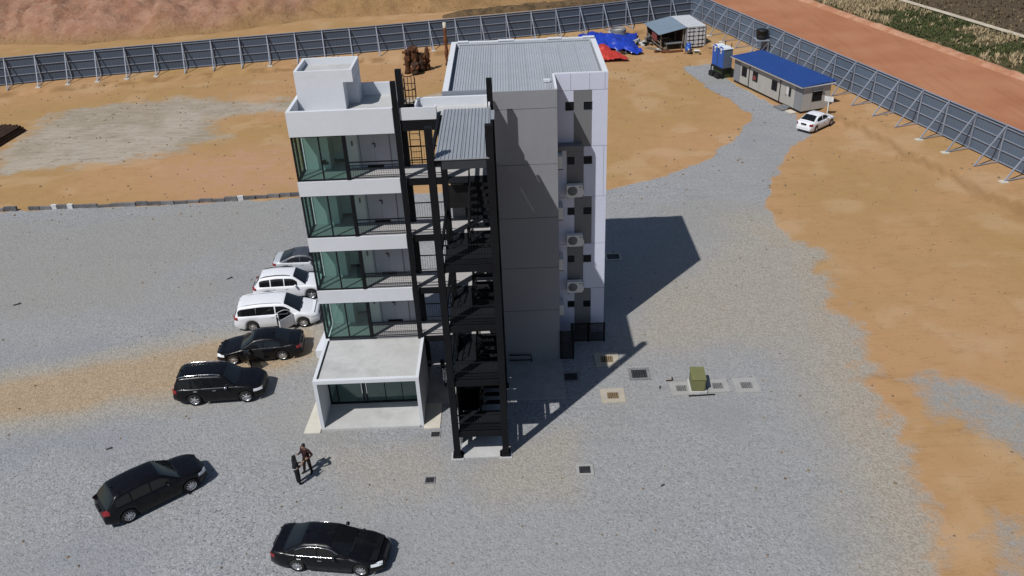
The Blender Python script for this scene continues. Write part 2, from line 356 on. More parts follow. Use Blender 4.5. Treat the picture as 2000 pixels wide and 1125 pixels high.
def ground_material():
    t = NT('site_ground'); p = t.pos()
    # sand: ochre, broad blotches, fine grain, wheel marks
    b1 = t.attr('broad'); b2 = t.noise(0.7, 4, 0.65); b3 = t.noise(7.0, 3, 0.7); mid = t.attr('mid')
    sand = t.mix(t.ramp(b1, 0.25, 0.75), (0.335, 0.208, 0.090), (0.375, 0.222, 0.110))
    sand = t.mix(t.ramp(b2, 0.45, 0.8, 0, 0.45), sand, (0.305, 0.178, 0.075))
    sand = t.mix(t.ramp(t.attr('spread'), 0.55, 0.85, 0, 0.5), sand, (0.42, 0.285, 0.165))
    tr = t.noise(1.0, 3, 0.6, t.mapv(p, (0.12, 1.6, 1), (0, 0, R(38))), 0.4)
    sand = t.mix(t.ramp(tr, 0.58, 0.74, 0, 0.30), sand, (0.27, 0.155, 0.068))
    sand = t.mix(t.ramp(b3, 0.56, 0.82, 0, 0.55), sand, (0.19, 0.105, 0.05))
    sand = t.mix(t.ramp(t.noise(2.3, 3, 0.75), 0.62, 0.74, 0, 0.5), sand, (0.17, 0.095, 0.045))
    sand = t.mix(t.ramp(t.noise(3.1, 2, 0.6), 0.66, 0.76, 0, 0.5), sand, (0.44, 0.31, 0.19))
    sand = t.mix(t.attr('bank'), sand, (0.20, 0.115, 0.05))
    sand = t.mix(t.math('MULTIPLY', t.attr('pink'), t.ramp(b2, 0.3, 0.7)), sand, (0.42, 0.24, 0.165))
    tr2 = t.noise(1.0, 4, 0.6, t.mapv(p, (0.14, 0.9, 1), (0, 0, R(-28))), 1.0)
    ridge = lambda v, w: t.ramp(t.math('ABSOLUTE', t.math('SUBTRACT', v, 0.5)), 0.0, w, 1, 0)
    ln = t.math('MAXIMUM', ridge(tr2, .022), ridge(tr, .016))
    sand = t.mix(t.math('MULTIPLY', ln, t.ramp(b2, 0.42, 0.6, 0, 0.32)), sand, (0.22, 0.125, 0.055))
    cl = t.mix(t.ramp(mid, 0.3, 0.75), (0.36, 0.31, 0.25), (0.30, 0.255, 0.195))
    cl = t.mix(t.ramp(tr2, 0.52, 0.68, 0, 0.45), cl, (0.24, 0.195, 0.135)); cl = t.mix(t.math('MULTIPLY', ln, .6), cl, (0.15, 0.115, 0.075))
    cl = t.mix(t.ramp(b2, 0.5, 0.75, 0, 0.6), cl, (0.38, 0.34, 0.29))
    cf = t.ramp(t.math('ADD', t.attr('clay'), t.math('MULTIPLY', t.math('SUBTRACT', b2, 0.5), 1.1)), 0.2, 0.85)
    sand = t.mix(cf, sand, cl)
    # gravel: blue grey crushed stone, each stone its own tone
    v1 = t.n('ShaderNodeTexVoronoi'); v1.inputs['Scale'].default_value = 14.0; t.set(v1.inputs['Vector'], p)
    v2 = t.n('ShaderNodeTexVoronoi'); v2.inputs['Scale'].default_value = 7.0; t.set(v2.inputs['Vector'], p)
    cell = t.n('ShaderNodeSeparateColor'); t.set(cell.inputs[0], v1.outputs['Color'])
    cell2 = t.n('ShaderNodeSeparateColor'); t.set(cell2.inputs[0], v2.outputs['Color'])
    st = t.math('ADD', t.math('MULTIPLY', cell.outputs[0], 0.72), t.math('MULTIPLY', cell2.outputs[1], 0.28))
    gcol = t.mix(t.ramp(st, 0.1, 0.9), (0.205, 0.212, 0.222), (0.302, 0.309, 0.320))
    gcol = t.mix(t.ramp(cell.outputs[2], 0.91, 0.97, 0, 0.7), gcol, (0.09, 0.095, 0.105))
    gcol = t.mix(t.ramp(cell.outputs[1], 0.93, 0.98, 0, 0.45), gcol, (0.46, 0.46, 0.46))
    gcol = t.mix(t.ramp(b1, 0.35, 0.8, 0, 0.45), gcol, (0.265, 0.258, 0.25))
    gcol = t.mix(t.ramp(mid, 0.5, 0.9, 0, 0.40), gcol, (0.208, 0.217, 0.232))
    n13 = t.noise(1.3, 4, 0.7)
    gcol = t.mix(t.ramp(t.math('ADD', t.attr('pale'), t.math('MULTIPLY', t.math('SUBTRACT', n13, 0.5), 0.3)), 0.05, 1.0, 0, 0.85), gcol, t.mix(t.ramp(st, 0.2, 0.8), (0.228, 0.222, 0.207), (0.272, 0.264, 0.246)))
    gcol = t.mix(t.ramp(t.math('ADD', tr, tr2), 1.05, 1.3, 0, 0.25), gcol, (0.19, 0.195, 0.205))
    dmix = t.math('ADD', t.attr('dust'), t.math('MULTIPLY', t.math('SUBTRACT', n13, 0.5), 0.25))
    dcol = t.mix(t.ramp(st, 0.2, 0.8), (0.275, 0.205, 0.130), (0.375, 0.280, 0.185))
    dcol = t.mix(t.ramp(t.attr('dust'), 0.62, 0.9), t.mix(t.ramp(st, 0.2, 0.8), (0.255, 0.226, 0.182), (0.345, 0.310, 0.255)), dcol)
    gcol = t.mix(t.ramp(dmix, 0.0, 0.85, 0, 0.95), gcol, dcol)
    gf = t.ramp(t.math('ADD', t.attr('gravel'), t.math('MULTIPLY', t.math('SUBTRACT', n13, 0.5), 0.7)), 0.30, 0.70)
    col = t.mix(gf, sand, gcol)
    h = t.math('ADD', t.math('MULTIPLY', v1.outputs['Distance'], -0.7), t.math('MULTIPLY', v2.outputs['Distance'], -0.5))
    hs = t.math('ADD', t.math('MULTIPLY', b3, 0.4), t.math('ADD', t.math('MULTIPLY', tr, 0.5), t.math('MULTIPLY', tr2, 0.35)))
    hm = t.n('ShaderNodeMix'); hm.data_type = 'FLOAT'; t.set(hm.inputs[0], gf); t.set(hm.inputs[2], hs); t.set(hm.inputs[3], h)
    t.bsdf(col, 0.95, 0, 0.12, t.bump(hm.outputs[0], 0.34, 0.09)); return t.m
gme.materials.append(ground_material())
go = D.objects.new('ground', gme); COL.objects.link(go); go['kind'] = 'structure'

# red laterite road beyond the right fence
def strip_mesh(L0, L1, n, m, zf):
    mb = MB(); P = []
    for i in range(n + 1):
        row = []
        for j in range(m + 1):
            u = i / n; w = j / m
            def lerp(L, u):
                k = u * (len(L) - 1); a = min(int(k), len(L) - 2); q = k - a
                return L[a][0] * (1 - q) + L[a + 1][0] * q, L[a][1] * (1 - q) + L[a + 1][1] * q
            x0, y0 = lerp(L0, u); x1, y1 = lerp(L1, u); x, y = x0 * (1 - w) + x1 * w, y0 * (1 - w) + y1 * w
            row.append((x, y, zf(x, y, w)))
        P.append(row)
    return mb.grid(P, True)
t = NT('red_road'); c = t.mix(t.ramp(t.noise(0.15, 5), 0.3, 0.7), (0.325, 0.135, 0.068), (0.38, 0.175, 0.095))
c = t.mix(t.ramp(t.noise(1.0, 5, 0.6, t.mapv(t.pos(), (1.6, 0.12, 1), (0, 0, R(14)))), 0.5, 0.75, 0, 0.5), c, (0.27, 0.115, 0.06))
c = t.mix(t.ramp(t.noise(5, 4, 0.7), 0.6, 0.8, 0, 0.4), c, (0.42, 0.21, 0.13))
t.bsdf(c, 0.95, 0, 0.15, t.bump(t.noise(3, 6, 0.7), 0.4, 0.08)); redm = t.m
RN = [(20, 165), (27.5, 126), (30, 115.3), (38.6, 84), (43, 66), (62, 0)]; RF = [(29, 170), (41.3, 127.5), (44.4, 115), (52.4, 84.4), (57.5, 66), (74, 0)]
struct('road', strip_mesh(RN, RF, 120, 14, lambda x, y, w: 0.375 + 0.05 * (fbm(np.array(x), np.array(y), 0.4, 4) - 0.5)), redm)
# crumbly berm along the road
t = NT('berm_soil'); c = t.mix(t.ramp(t.noise(0.8, 5), 0.3, 0.7), (0.36, 0.165, 0.09), (0.46, 0.26, 0.17))
c = t.mix(t.ramp(t.noise(2.6, 4, 0.7), 0.55, 0.75, 0, 0.6), c, (0.20, 0.095, 0.05)); t.bsdf(c, 0.95, 0, 0.1, t.bump(t.noise(4, 5, 0.7), 0.6, 0.15)); bermm = t.m
RF2 = [(x + 1.7, y + 0.4) for x, y in RF]
struct('road_berm', strip_mesh(RF, RF2, 420, 8, lambda x, y, w: 0.36 + math.sin(w * math.pi) * 0.35 * float(0.45 + fbm(np.array(x), np.array(y), 0.9, 6) * 0.9) - 0.02), bermm)
# weedy verge, drain path, dark field beyond
t = NT('verge_soil'); c = t.mix(t.ramp(t.noise(0.22, 5, 0.7), 0.35, 0.65), (0.072, 0.068, 0.028), (0.105, 0.085, 0.046))
c = t.mix(t.ramp(t.noise(1.7, 5, 0.7), 0.5, 0.72), c, (0.035, 0.045, 0.016)); t.bsdf(c, 0.95, 0, 0.1, t.bump(t.noise(2.5, 6, 0.75), 0.8, 0.3)); vergem = t.m
PN = [(43, 165), (53.1, 125.4), (56.8, 111.6), (60.1, 98.9), (64.4, 82), (80, 20)]
struct('verge', strip_mesh(RF2, PN, 200, 16, lambda x, y, w: 0.36 + 0.30 * w + 0.25 * float(fbm(np.array(x), np.array(y), 0.35, 8) - 0.4) * math.sin(w * math.pi)), vergem)
PN2 = [(x + 1.0, y + 0.25) for x, y in PN]
pathm = M('drain_concrete', (0.46, 0.40, 0.31), 0.9, var=0.2, scale=0.8, grime=0.5, gcol=(0.25, 0.19, 0.13))
mb = strip_mesh(PN, PN2, 60, 2, lambda x, y, w: 0.80)
struct('path', mb, pathm)
t = NT('field_soil'); c = t.mix(t.ramp(t.noise(0.12, 6, 0.7), 0.3, 0.7), (0.088, 0.062, 0.040), (0.115, 0.085, 0.054))
c = t.mix(t.ramp(t.noise(1.1, 5, 0.75), 0.45, 0.7), c, (0.05, 0.042, 0.024)); c = t.mix(t.ramp(t.noise(3.0, 4, 0.8), 0.63, 0.8, 0, 0.7), c, (0.19, 0.155, 0.11))
t.bsdf(c, 0.95, 0, 0.1, t.bump(t.noise(1.5, 6, 0.75), 0.8, 0.4)); fieldm = t.m
struct('field', strip_mesh(PN2, [(x + 160, y + 60) for x, y in PN2], 40, 20, lambda x, y, w: 0.66 + 0.15 * float(fbm(np.array(x), np.array(y), 0.2, 2) - 0.5)), fieldm)

# weeds: pale dry tussocks and low green growth on the verge
def tussocks(n, hmin, hmax, dens, seed, pred):
    r = np.random.default_rng(seed); V = []; F = []
    c = 0
    while c < n:
        u = r.random(); w = r.random()
        k = u * 3.0 + 0.6; a = int(k); q = k - a
        x0 = RF2[a][0] * (1 - q) + RF2[a + 1][0] * q; y0 = RF2[a][1] * (1 - q) + RF2[a + 1][1] * q
        x1 = PN[a][0] * (1 - q) + PN[a + 1][0] * q; y1 = PN[a][1] * (1 - q) + PN[a + 1][1] * q
        x = x0 + (x1 - x0) * w; y = y0 + (y1 - y0) * w
        if not pred(x, y, w, r.random()): continue
        c += 1; z = 0.36 + 0.30 * w; h = r.uniform(hmin, hmax)
        for b in range(dens):
            a = r.uniform(0, 6.283); l = r.uniform(0.25, 0.7) * h; s = r.uniform(0.05, 0.12)
            o = len(V); px, py = x + r.normal(0, .12), y + r.normal(0, .12)
            V += [(px - s * math.sin(a), py + s * math.cos(a), z - .05), (px + s * math.sin(a), py - s * math.cos(a), z - .05), (px + l * math.cos(a) + s * math.sin(a) * .5, py + l * math.sin(a) - s * math.cos(a) * .5, z + h * r.uniform(.6, 1)), (px + l * math.cos(a), py + l * math.sin(a), z + h * r.uniform(.7, 1))]
            F.append((o, o + 1, o + 2, o + 3))
    mb = MB(); mb.v = V; mb.f = F; mb.sm = [False] * len(F); return mb
def clump(x, y, s): return float(fbm(np.array(x * 0.6 + y * 0.35), np.array(y * 0.8), 0.22, s, 3))
dry = M('dry_grass', (0.36, 0.28, 0.165), 0.9, var=0.35, scale=0.6)
grn = M('green_weeds', (0.062, 0.074, 0.024), 0.9, var=0.4, scale=0.5)
struct('dry_grass', tussocks(1350, 0.30, 0.75, 7, 3, lambda x, y, w, q: w < .92 and q < .06 + float(sstep(0.42, 0.60, clump(x, y, 31))) * (1 - abs(w - 0.42) * 1.2)), dry, 'stuff')
struct('green_weeds', tussocks(2300, 0.15, 0.45, 6, 5, lambda x, y, w, q: w < .93 and q < 0.12 + 0.8 * float(sstep(0.50, 0.34, clump(x, y, 31)))), grn, 'stuff')
def field_tufts():
    r = np.random.default_rng(9); mb = MB()
    for i in range(2200):
        k = r.random() * 3 + .6; a = int(k); q = k - a
        x = PN2[a][0] * (1 - q) + PN2[a + 1][0] * q; y = PN2[a][1] * (1 - q) + PN2[a + 1][1] * q
        e = r.random() ** 1.3 * 40; x += e; y += e * 0.37; h = r.uniform(.15, .45)
        for b in range(3):
            an = r.uniform(0, 6.28); s = r.uniform(.06, .16)
            mb.add([(x - s * math.sin(an), y + s * math.cos(an), .6), (x + s * math.sin(an), y - s * math.cos(an), .6), (x + s * 2 * math.cos(an), y + s * 2 * math.sin(an), .66 + h)], [(0, 1, 2)])
    return mb
struct('field_grass', field_tufts(), M('brown_grass', (0.15, 0.115, 0.065), 0.95, var=0.5, scale=0.8), 'stuff')

# earth embankment beyond the back fence
def hill():
    xs = np.arange(-130, 34, 0.6); ys = np.concatenate([np.arange(108, 150, 0.5), np.arange(150, 235, 3.0)])
    X, Y = np.meshgrid(xs, ys); x, y = X.ravel(), Y.ravel()
    base = np.interp(x, [-130, -70, -58.7, -38.8, -29, -10.6, 0, 12, 34], [114, 119, 117, 120.5, 126, 127.5, 129, 131, 135]) + (fbm(x, y * 0.1, 0.12, 11) - .5) * 3
    d = y - base
    g = fbm(x + y * 0.25, y * 0.35, 0.22, 12, 5, 0.6); gul = np.abs(g - 0.5) * 2                   # ridged gullies
    top = 3.2 + 2.0 * (fbm(x, y, 0.06, 14) - .5) - 1.9 * sstep(-20, 10, x)
    z = top * sstep(0, 8, d) ** 0.8 * (0.62 + 0.38 * np.minimum(gul * 2.6, 1)) + sstep(5, 40, d) * 3.5 * sstep(10, -25, x)
    z += sstep(0.3, 3, d) * (fbm(x, y, 0.9, 15, 4, 0.65) - .5) * 1.3 + sstep(0.3, 3, d) * (fbm(x, y, 0.3, 19, 4) - .5) * 0.8
    z += 0.30 + (fbm(x, y, 0.5, 16) - .5) * 0.08
    z = np.where(d < 0, 0.30 + d * 0.12, z)
    idx = np.arange(len(xs) * len(ys)).reshape(len(ys), len(xs))
    q = np.stack([idx[:-1, :-1], idx[:-1, 1:], idx[1:, 1:], idx[1:, :-1]], -1).reshape(-1, 4)
    me = D.meshes.new('hill'); me.from_pydata(np.stack([x, y, z], 1).tolist(), [], q.tolist()); me.update()
    me.polygons.foreach_set('use_smooth', [True] * len(me.polygons))
    a = me.attributes.new('red', 'FLOAT', 'POINT')
    a.data.foreach_set('value', (sstep(-34, -48, x + (fbm(x, y, .1, 17) - .5) * 30 - (y - 120) * .45) * sstep(0, 4, d)).astype(np.float32))
    t = NT('embankment_soil'); c = t.mix(t.ramp(t.noise(0.25, 6, 0.65), 0.35, 0.7), (0.40, 0.245, 0.115), (0.31, 0.185, 0.083))
    c = t.mix(t.ramp(t.noise(1.1, 5, 0.7), 0.55, 0.75, 0, 0.5), c, (0.21, 0.12, 0.055))
    r = t.mix(t.ramp(t.noise(0.5, 6, 0.65), 0.35, 0.65), (0.45, 0.265, 0.18), (0.37, 0.19, 0.12))
    c = t.mix(t.attr('red'), c, r)
    pk = t.noise(1.5, 6, 0.75, t.mapv(t.pos(), (1, .55, 1.4)))  # dark pockets and pale ridges paint relief shading into the soil colour
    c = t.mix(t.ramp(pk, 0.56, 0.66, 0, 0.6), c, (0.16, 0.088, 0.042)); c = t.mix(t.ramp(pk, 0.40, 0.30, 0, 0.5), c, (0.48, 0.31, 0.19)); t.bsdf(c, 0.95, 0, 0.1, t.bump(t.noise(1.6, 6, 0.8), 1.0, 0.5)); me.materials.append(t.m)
    o = D.objects.new('hill', me); COL.objects.link(o); o['kind'] = 'structure'
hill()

t = NT('dark_spoil'); c = t.mix(t.ramp(t.noise(1.2, 5, 0.7), 0.35, 0.65), (0.075, 0.052, 0.030), (0.15, 0.10, 0.055))
t.bsdf(c, 0.95, 0, 0.1, t.bump(t.noise(2.5, 6, 0.75), 0.8, 0.25))
struct('spoil_bank', strip_mesh([(-9.5, 123.5), (1, 126), (12, 128.3), (30, 134)], [(-9.2, 126.3), (0.7, 128.6), (12.1, 130.9), (30, 137)], 160, 10, lambda x, y, w: .30 + math.sin(w * math.pi) ** .7 * (.55 + .5 * float(fbm(np.array(x), np.array(y), .8, 23) - .3)) * min(1, max(0, (x + 9.6) / 3))), t.m)

# ------------------------------------------------------------------ office block
FL = [3.08, 6.06, 9.10, 12.13]                     # upper floor levels
ob = thing('office_block', 'white and grey five-storey office block with green glazed lobbies and a silver metal roof', 'building', (-2.8, 41.0, 0))
P = lambda name, mb, mat, par=None, **k: part(name, mb, mat, par or ob, world=True, **k)

# -- lobby wing (left): X -10.4..-5.5, front Y 37.92
for i, f in enumerate(FL[1:] + [15.6]):
    lo = f - 0.75 if f < 15 else 14.40
    P('facade_band', MB().box(-10.40, -5.48, 37.92, 38.10, lo, f), white)
    P('side_band', MB().box(-10.40, -10.24, 38.10, 42.2, lo, f), white)
for f in FL: P('floor_slab', MB().box(-10.24, -5.48, 38.10, 42.05, f - 0.22, f - 0.01), slabm)
P('terrace_slab', MB().box(-10.24, -5.66, 38.10, 42.05, 14.62, 14.97), conc)
P('parapet', MB().box(-10.40, -5.48, 42.05, 42.22, 14.4, 15.6).box(-5.64, -5.48, 38.10, 42.05, 14.4, 15.22), white)
wall_lobby = []
for i, f in enumerate(FL):
    top = (FL + [14.62])[i + 1] - 0.22 if i < 3 else 14.62
    w = MB()
    w.box(-10.24, -9.02, 39.50, 39.62, f, top).box(-9.14, -8.20, 40.5, 40.6, f, top).box(-9.02, -8.32, 39.5, 39.62, top - 0.2, top).box(-9.14, -9.02, 39.62, 40.5, f, top).box(-8.32, -8.20, 39.62, 40.5, f, top)
    w.box(-8.32, -7.6, 39.50, 39.62, f, top)
    P('lobby_wall', w, wallin)
    P('lobby_wall', MB().box(-7.6, -5.48, 39.50, 39.62, f, top), doorm)
    d = P('door', MB().box(-7.46, -6.02, 39.47, 39.497, f + 0.02, top - 0.12), doorm)
    P('door_handle', MB().box(-6.86, -6.70, 39.42, 39.465, f + 1.22, f + 1.26).box(-6.74, -6.70, 39.42, 39.465, f + 1.06, f + 1.22), black, d)
    P('door_frame', MB().box(-7.50, -7.47, 39.48, 39.496, f, top - 0.08).box(-6.01, -5.98, 39.48, 39.496, f, top - 0.08).box(-6.775, -6.765, 39.464, 39.468, f + .02, top - .13), greyd, d)
    P('call_panel', MB().box(-7.88, -7.80, 39.47, 39.498, f + 1.15, f + 1.40), greyd)
    P('skirting', MB().box(-7.2, -6.4, 39.455, 39.468, f, f + 0.14), steel)
    P('threshold', MB().box(-9.0, -8.34, 40.44, 40.497, f, f + 0.12), black)
    if i == 3: P('hose_reel', MB().box(-9.38, -9.10, 39.38, 39.49, f + 0.28, f + 0.34).blob((-9.30, 39.42, f + 0.40), (.10, .06, .12)), black)
# curtain walling of each lobby
def pane(x0, x1, y0, y1, z0, z1):
    return MB().box(x0, x1, y0, y1, z0, z1)
for i, f in enumerate(FL):
    top = (FL[1:] + [15.15])[i] - 0.75
    fr = MB()
    for x, w in ((-10.34, 0.09), (-9.10, 0.06)): fr.box(x - w / 2, x + w / 2, 37.98, 38.08, f, top)
    fr.box(-10.3, -7.85, 37.99, 38.07, f, f + 0.07).box(-10.3, -7.85, 37.99, 38.07, top - 0.06, top)
    fr.box(-10.38, -10.28, 38.09, 39.5, f, f + 0.07).box(-10.38, -10.28, 38.09, 39.5, top - 0.06, top)
    for y in (38.62, 39.44): fr.box(-10.38, -10.28, y - 0.03, y + 0.03, f + .07, top - .06)
    P('window_frame', fr, alu)
    P('post', MB().box(-7.99, -7.82, 37.94, 38.10, f, top), steel)
    for x0, x1 in ((-10.29, -9.13), (-9.07, -7.99)): P('glass_pane', pane(x0, x1, 38.025, 38.035, f + .07, top - .06), glassg)
    for y0, y1 in ((38.10, 38.59), (38.65, 39.41)): P('glass_pane', pane(-10.335, -10.325, y0, y1, f + .07, top - .06), glassg)
    # gallery railing with fine mesh
    r = P('railing', MB().box(-7.82, -5.48, 37.98, 38.03, f + 0.86, f + 0.91).box(-7.82, -5.48, 37.99, 38.02, f + 0.70, f + 0.73).box(-7.82, -5.48, 37.99, 38.02, f + 0.06, f + 0.10), steel)
    b = MB()
    for k in range(21): x = -7.78 + k * 0.112; b.box(x - .006, x + .006, 38.0, 38.012, f + .1, f + .7)
    for k in range(5): z = f + .2 + k * .1; b.box(-7.8, -5.5, 38.0, 38.008, z - .004, z + .004)
    P('mesh_infill', b, steel, r)
# back and side walls
P('rear_wall', MB().box(-10.38, -5.5, 41.9, 42.04, 0, 14.4), white)
P('side_wall', MB().box(-5.62, -5.48, 39.62, 41.9, 0, 14.4).box(-10.38, -10.26, 39.62, 41.9, 0, 14.4), white)
# roof room on the terrace
ph = P('roof_room', MB().box(-10.22, -7.95, 39.92, 42.0, 14.97, 16.62).box(-7.95, -7.45, 40.9, 42.0, 14.97, 16.3), white)
P('roof_room_head', MB().box(-7.95, -7.46, 39.92, 42.0, 16.32, 16.62), white, ph)
P('roof_room_parapet', MB().box(-10.22, -7.46, 39.92, 40.04, 16.622, 16.90).box(-10.22, -7.46, 42.003, 42.14, 16.3, 16.95).box(-10.22, -10.08, 40.04, 42.0, 16.622, 16.92).box(-7.58, -7.46, 40.04, 42.0, 16.622, 16.92), white, ph)
P('roof_room_roof', MB().box(-10.08, -7.58, 40.04, 42.0, 16.622, 16.64), conc, ph)
# -- entrance canopy box
cp = P('entrance_canopy', MB().box(-10.40, -5.12, 34.20, 37.90, 2.86, 3.0).box(-10.40, -10.22, 34.2, 37.9, 0.0, 2.86).box(-5.30, -5.12, 34.2, 37.9, 0.0, 2.86), white)
P('canopy_kerb', MB().box(-10.40, -5.12, 34.20, 34.40, 3.0, 3.06).box(-10.40, -10.24, 34.4, 37.9, 3.0, 3.07).box(-5.28, -5.12, 34.4, 37.9, 3.0, 3.07), white, cp)
P('canopy_deck', MB().box(-10.22, -5.30, 34.42, 36.3, 3.0, 3.012).box(-10.22, -5.30, 36.325, 37.88, 3.0, 3.012), conc, cp)
P('canopy_gutter', MB().box(-10.215, -10.15, 34.45, 37.85, 3.013, 3.02), black, cp)
P('porch_floor', MB().box(-10.22, -5.30, 34.1, 37.9, 0, 0.10), conc)
P('lobby_floor', MB().box(-10.22, -5.30, 37.9, 42.0, 0, 0.10), slabm)
sf = MB()
for x, w in ((-10.18, .08), (-9.78, .06), (-8.42, .07), (-8.25, .07), (-7.25, .035), (-6.35, .035), (-5.34, .06)): sf.box(x - w / 2, x + w / 2, 36.15, 36.22, 0.1, 2.86)
sf.box(-10.2, -5.32, 36.15, 36.22, 0.1, 0.2).box(-10.2, -5.32, 36.15, 36.22, 2.76, 2.86)
P('shopfront_frame', sf, alu)
P('handle', MB().box(-8.46, -8.43, 36.06, 36.10, 0.8, 2.2).box(-8.22, -8.19, 36.06, 36.10, 0.8, 2.2), chrome)
for x0, x1 in ((-10.14, -9.81), (-9.75, -8.46), (-8.21, -7.27), (-7.23, -6.37), (-6.33, -5.37)): P('glass_pane', pane(x0, x1, 36.18, 36.19, .2, 2.76), glassg)
P('lobby_wall', MB().box(-8.2, -5.3, 39.5, 39.62, .1, 2.86).box(-10.2, -8.2, 40.3, 40.4, .1, 2.86), doorm)
P('reception_counter', MB().box(-7.9, -5.8, 38.0, 38.5, .1, 1.1), doorm)
P('ramp', MB().add([(-12.3, 33.9, 0.02), (-10.41, 33.9, 0.02), (-10.41, 33.9, 0.09), (-12.0, 43.2, 0.02), (-10.41, 43.2, 0.02), (-10.41, 43.2, 0.09)], [(0, 1, 2), (3, 5, 4), (0, 2, 5, 3), (0, 3, 4, 1), (1, 4, 5, 2)]) if False else MB().prism([(-11.25, 33.9), (-10.41, 33.9), (-10.41, 38.6), (-11.0, 38.6)], 0, 0.06), conc2)
P('ramp', MB().prism([(-11.85, 40.7), (-10.41, 40.7), (-10.41, 44), (-11.6, 44)], 0, 0.5), white)
P('apron', MB().prism([(-5.11, 33.95), (-4.28, 33.95), (-4.28, 36.0), (-5.11, 36.0)], 0, 0.05), conc2)
P('gallery_floor', MB().box(-5.11, 2.3, 36.0, 39.7, 0, 0.055), M('dusty_concrete', (0.30, 0.295, 0.285), .9, var=.15, scale=1.5, grime=.5, gcol=(.24, .225, .20)))

# -- main block: grey front wall, white wing at the right
core = MB().box(-3.22, 2.18, 39.74, 48.9, 0, 15.3).box(2.18, 4.88, 42.16, 48.9, 0, 15.3)
P('wall', core, white2)
zj = [0.0, 3.28, 5.95, 8.9, 11.84, 14.71, 15.62]
for a, b in zip(zj[:-1], zj[1:]):
    P('wall_panel', MB().box(-0.97, 2.20, 39.70, 39.738, a + .012, b - .012), greyp)
P('wall_reveal', MB().box(-.96, 2.19, 39.72, 39.745, 0, 15.6), black)
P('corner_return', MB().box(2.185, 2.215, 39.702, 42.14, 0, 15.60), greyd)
for i, f in enumerate([0.05] + FL):                                   # gallery wall behind the stair, with doors
    top = ([3.0] + FL[1:] + [15.2])[i] - .25 if i < 4 else 15.0
    P('wall_panel', MB().box(-3.21, -0.98, 39.70, 39.738, f + .01, f + 2.75), greyd)
    d = P('door', MB().box(-2.55, -1.65, 39.66, 39.698, f + .02, f + 2.12), alu); P('door_handle', MB().box(-2.48, -2.44, 39.61, 39.66, f + .95, f + 1.12), chrome, d)
# white wing cladding: chequer of white and grey sheets
XS = [2.22, 2.66, 3.60, 3.63, 4.07, 4.50, 4.84]
ZF = [0.55, 3.59, 6.42, 9.23, 12.05, 15.0, 15.86]
lay = {  # per storey, top down: (x0, x1, material)
    5: [(2.22, 2.98, 'w'), (2.98, 3.92, 'w'), (3.92, 4.68, 'w'), (4.68, 4.84, 'w')],
    4: [(2.22, 3.13, 'w'), (3.13, 4.04, 'g'), (4.04, 4.84, 'w')],
    3: [(2.22, 2.76, 'w'), (2.76, 3.64, 'g'), (3.64, 4.68, 'w'), (4.68, 4.84, 'w')],
    2: [(2.22, 3.16, 'w'), (3.16, 4.08, 'g'), (4.08, 4.84, 'w')],
    1: [(2.22, 2.76, 'w'), (2.76, 3.64, 'g'), (3.64, 4.84, 'w')],
    0: [(2.22, 3.16, 'w'), (3.16, 4.08, 'g'), (4.08, 4.84, 'w')]}
WIN = [(2.72, 3.15, 13.98, 14.42), (3.62, 4.05, 13.97, 14.41), (2.79, 3.17, 11.07, 11.51), (3.64, 4.07, 11.08, 11.50), (2.80, 3.17, 8.19, 8.61), (3.63, 4.07, 8.18, 8.61), (2.79, 3.17, 5.28, 5.72), (3.64, 4.07, 5.27, 5.71), (2.78, 3.16, 2.37, 2.78), (3.65, 4.07, 2.35, 2.78)]
KW = 1.018                                            # the wing stands a little further back than the grey wall
ZF = [28 - (28 - z) * KW for z in ZF]; ZF[0] = .1
lay = {k: [(a * KW if a > 2.3 else 2.22, b * KW, c) for a, b, c in r] for k, r in lay.items()}
WIN = [(a * KW, b * KW, 28 - (28 - c) * KW, 28 - (28 - d) * KW) for a, b, c, d in WIN]
for s_, row in lay.items():
    z0, z1 = ZF[s_], ZF[s_ + 1]
    for x0, x1, k in row:
        # sheet with holes where windows fall
        mb = MB(); xs = sorted({x0 + .008, x1 - .008} | {q for w in WIN for q in (w[0], w[1]) if x0 + .01 < q < x1 - .01}); zs = sorted({z0 + .012, z1 - .012} | {q for w in WIN for q in (w[2], w[3]) if z0 + .02 < q < z1 - .02})
        for xa, xb in zip(xs[:-1], xs[1:]):
            for za, zb in zip(zs[:-1], zs[1:]):
                cx, cz = (xa + xb) / 2, (za + zb) / 2
                if any(w[0] < cx < w[1] and w[2] < cz < w[3] for w in WIN): continue
                mb.box(xa, xb, 42.12, 42.15, za, zb)
        P('wall_panel', mb, white2 if k == 'w' else greyd)
for x0, x1, z0, z1 in WIN:
    w = P('window', MB().box(x0 - .02, x1 + .02, 42.11, 42.13, z0 - .02, z0).box(x0 - .02, x1 + .02, 42.11, 42.13, z1, z1 + .02).box(x0 - .02, x0, 42.11, 42.13, z0, z1).box(x1, x1 + .02, 42.11, 42.13, z0, z1), greyp)
    P('pane', MB().box(x0, x1, 42.145, 42.157, z0, z1), paneb, w)
P('wall_base', MB().box(2.2, 4.90, 42.13, 42.17, 0, .1), greyd)
P('hood', MB().box(2.25, 3.6, 41.5, 42.11, 11.95, 12.02).box(2.25, 3.6, 41.5, 41.54, 11.8, 11.95), greyd)
P('side_cladding', MB().box(4.895, 4.915, 42.14, 48.9, 0, 15.6), white2)
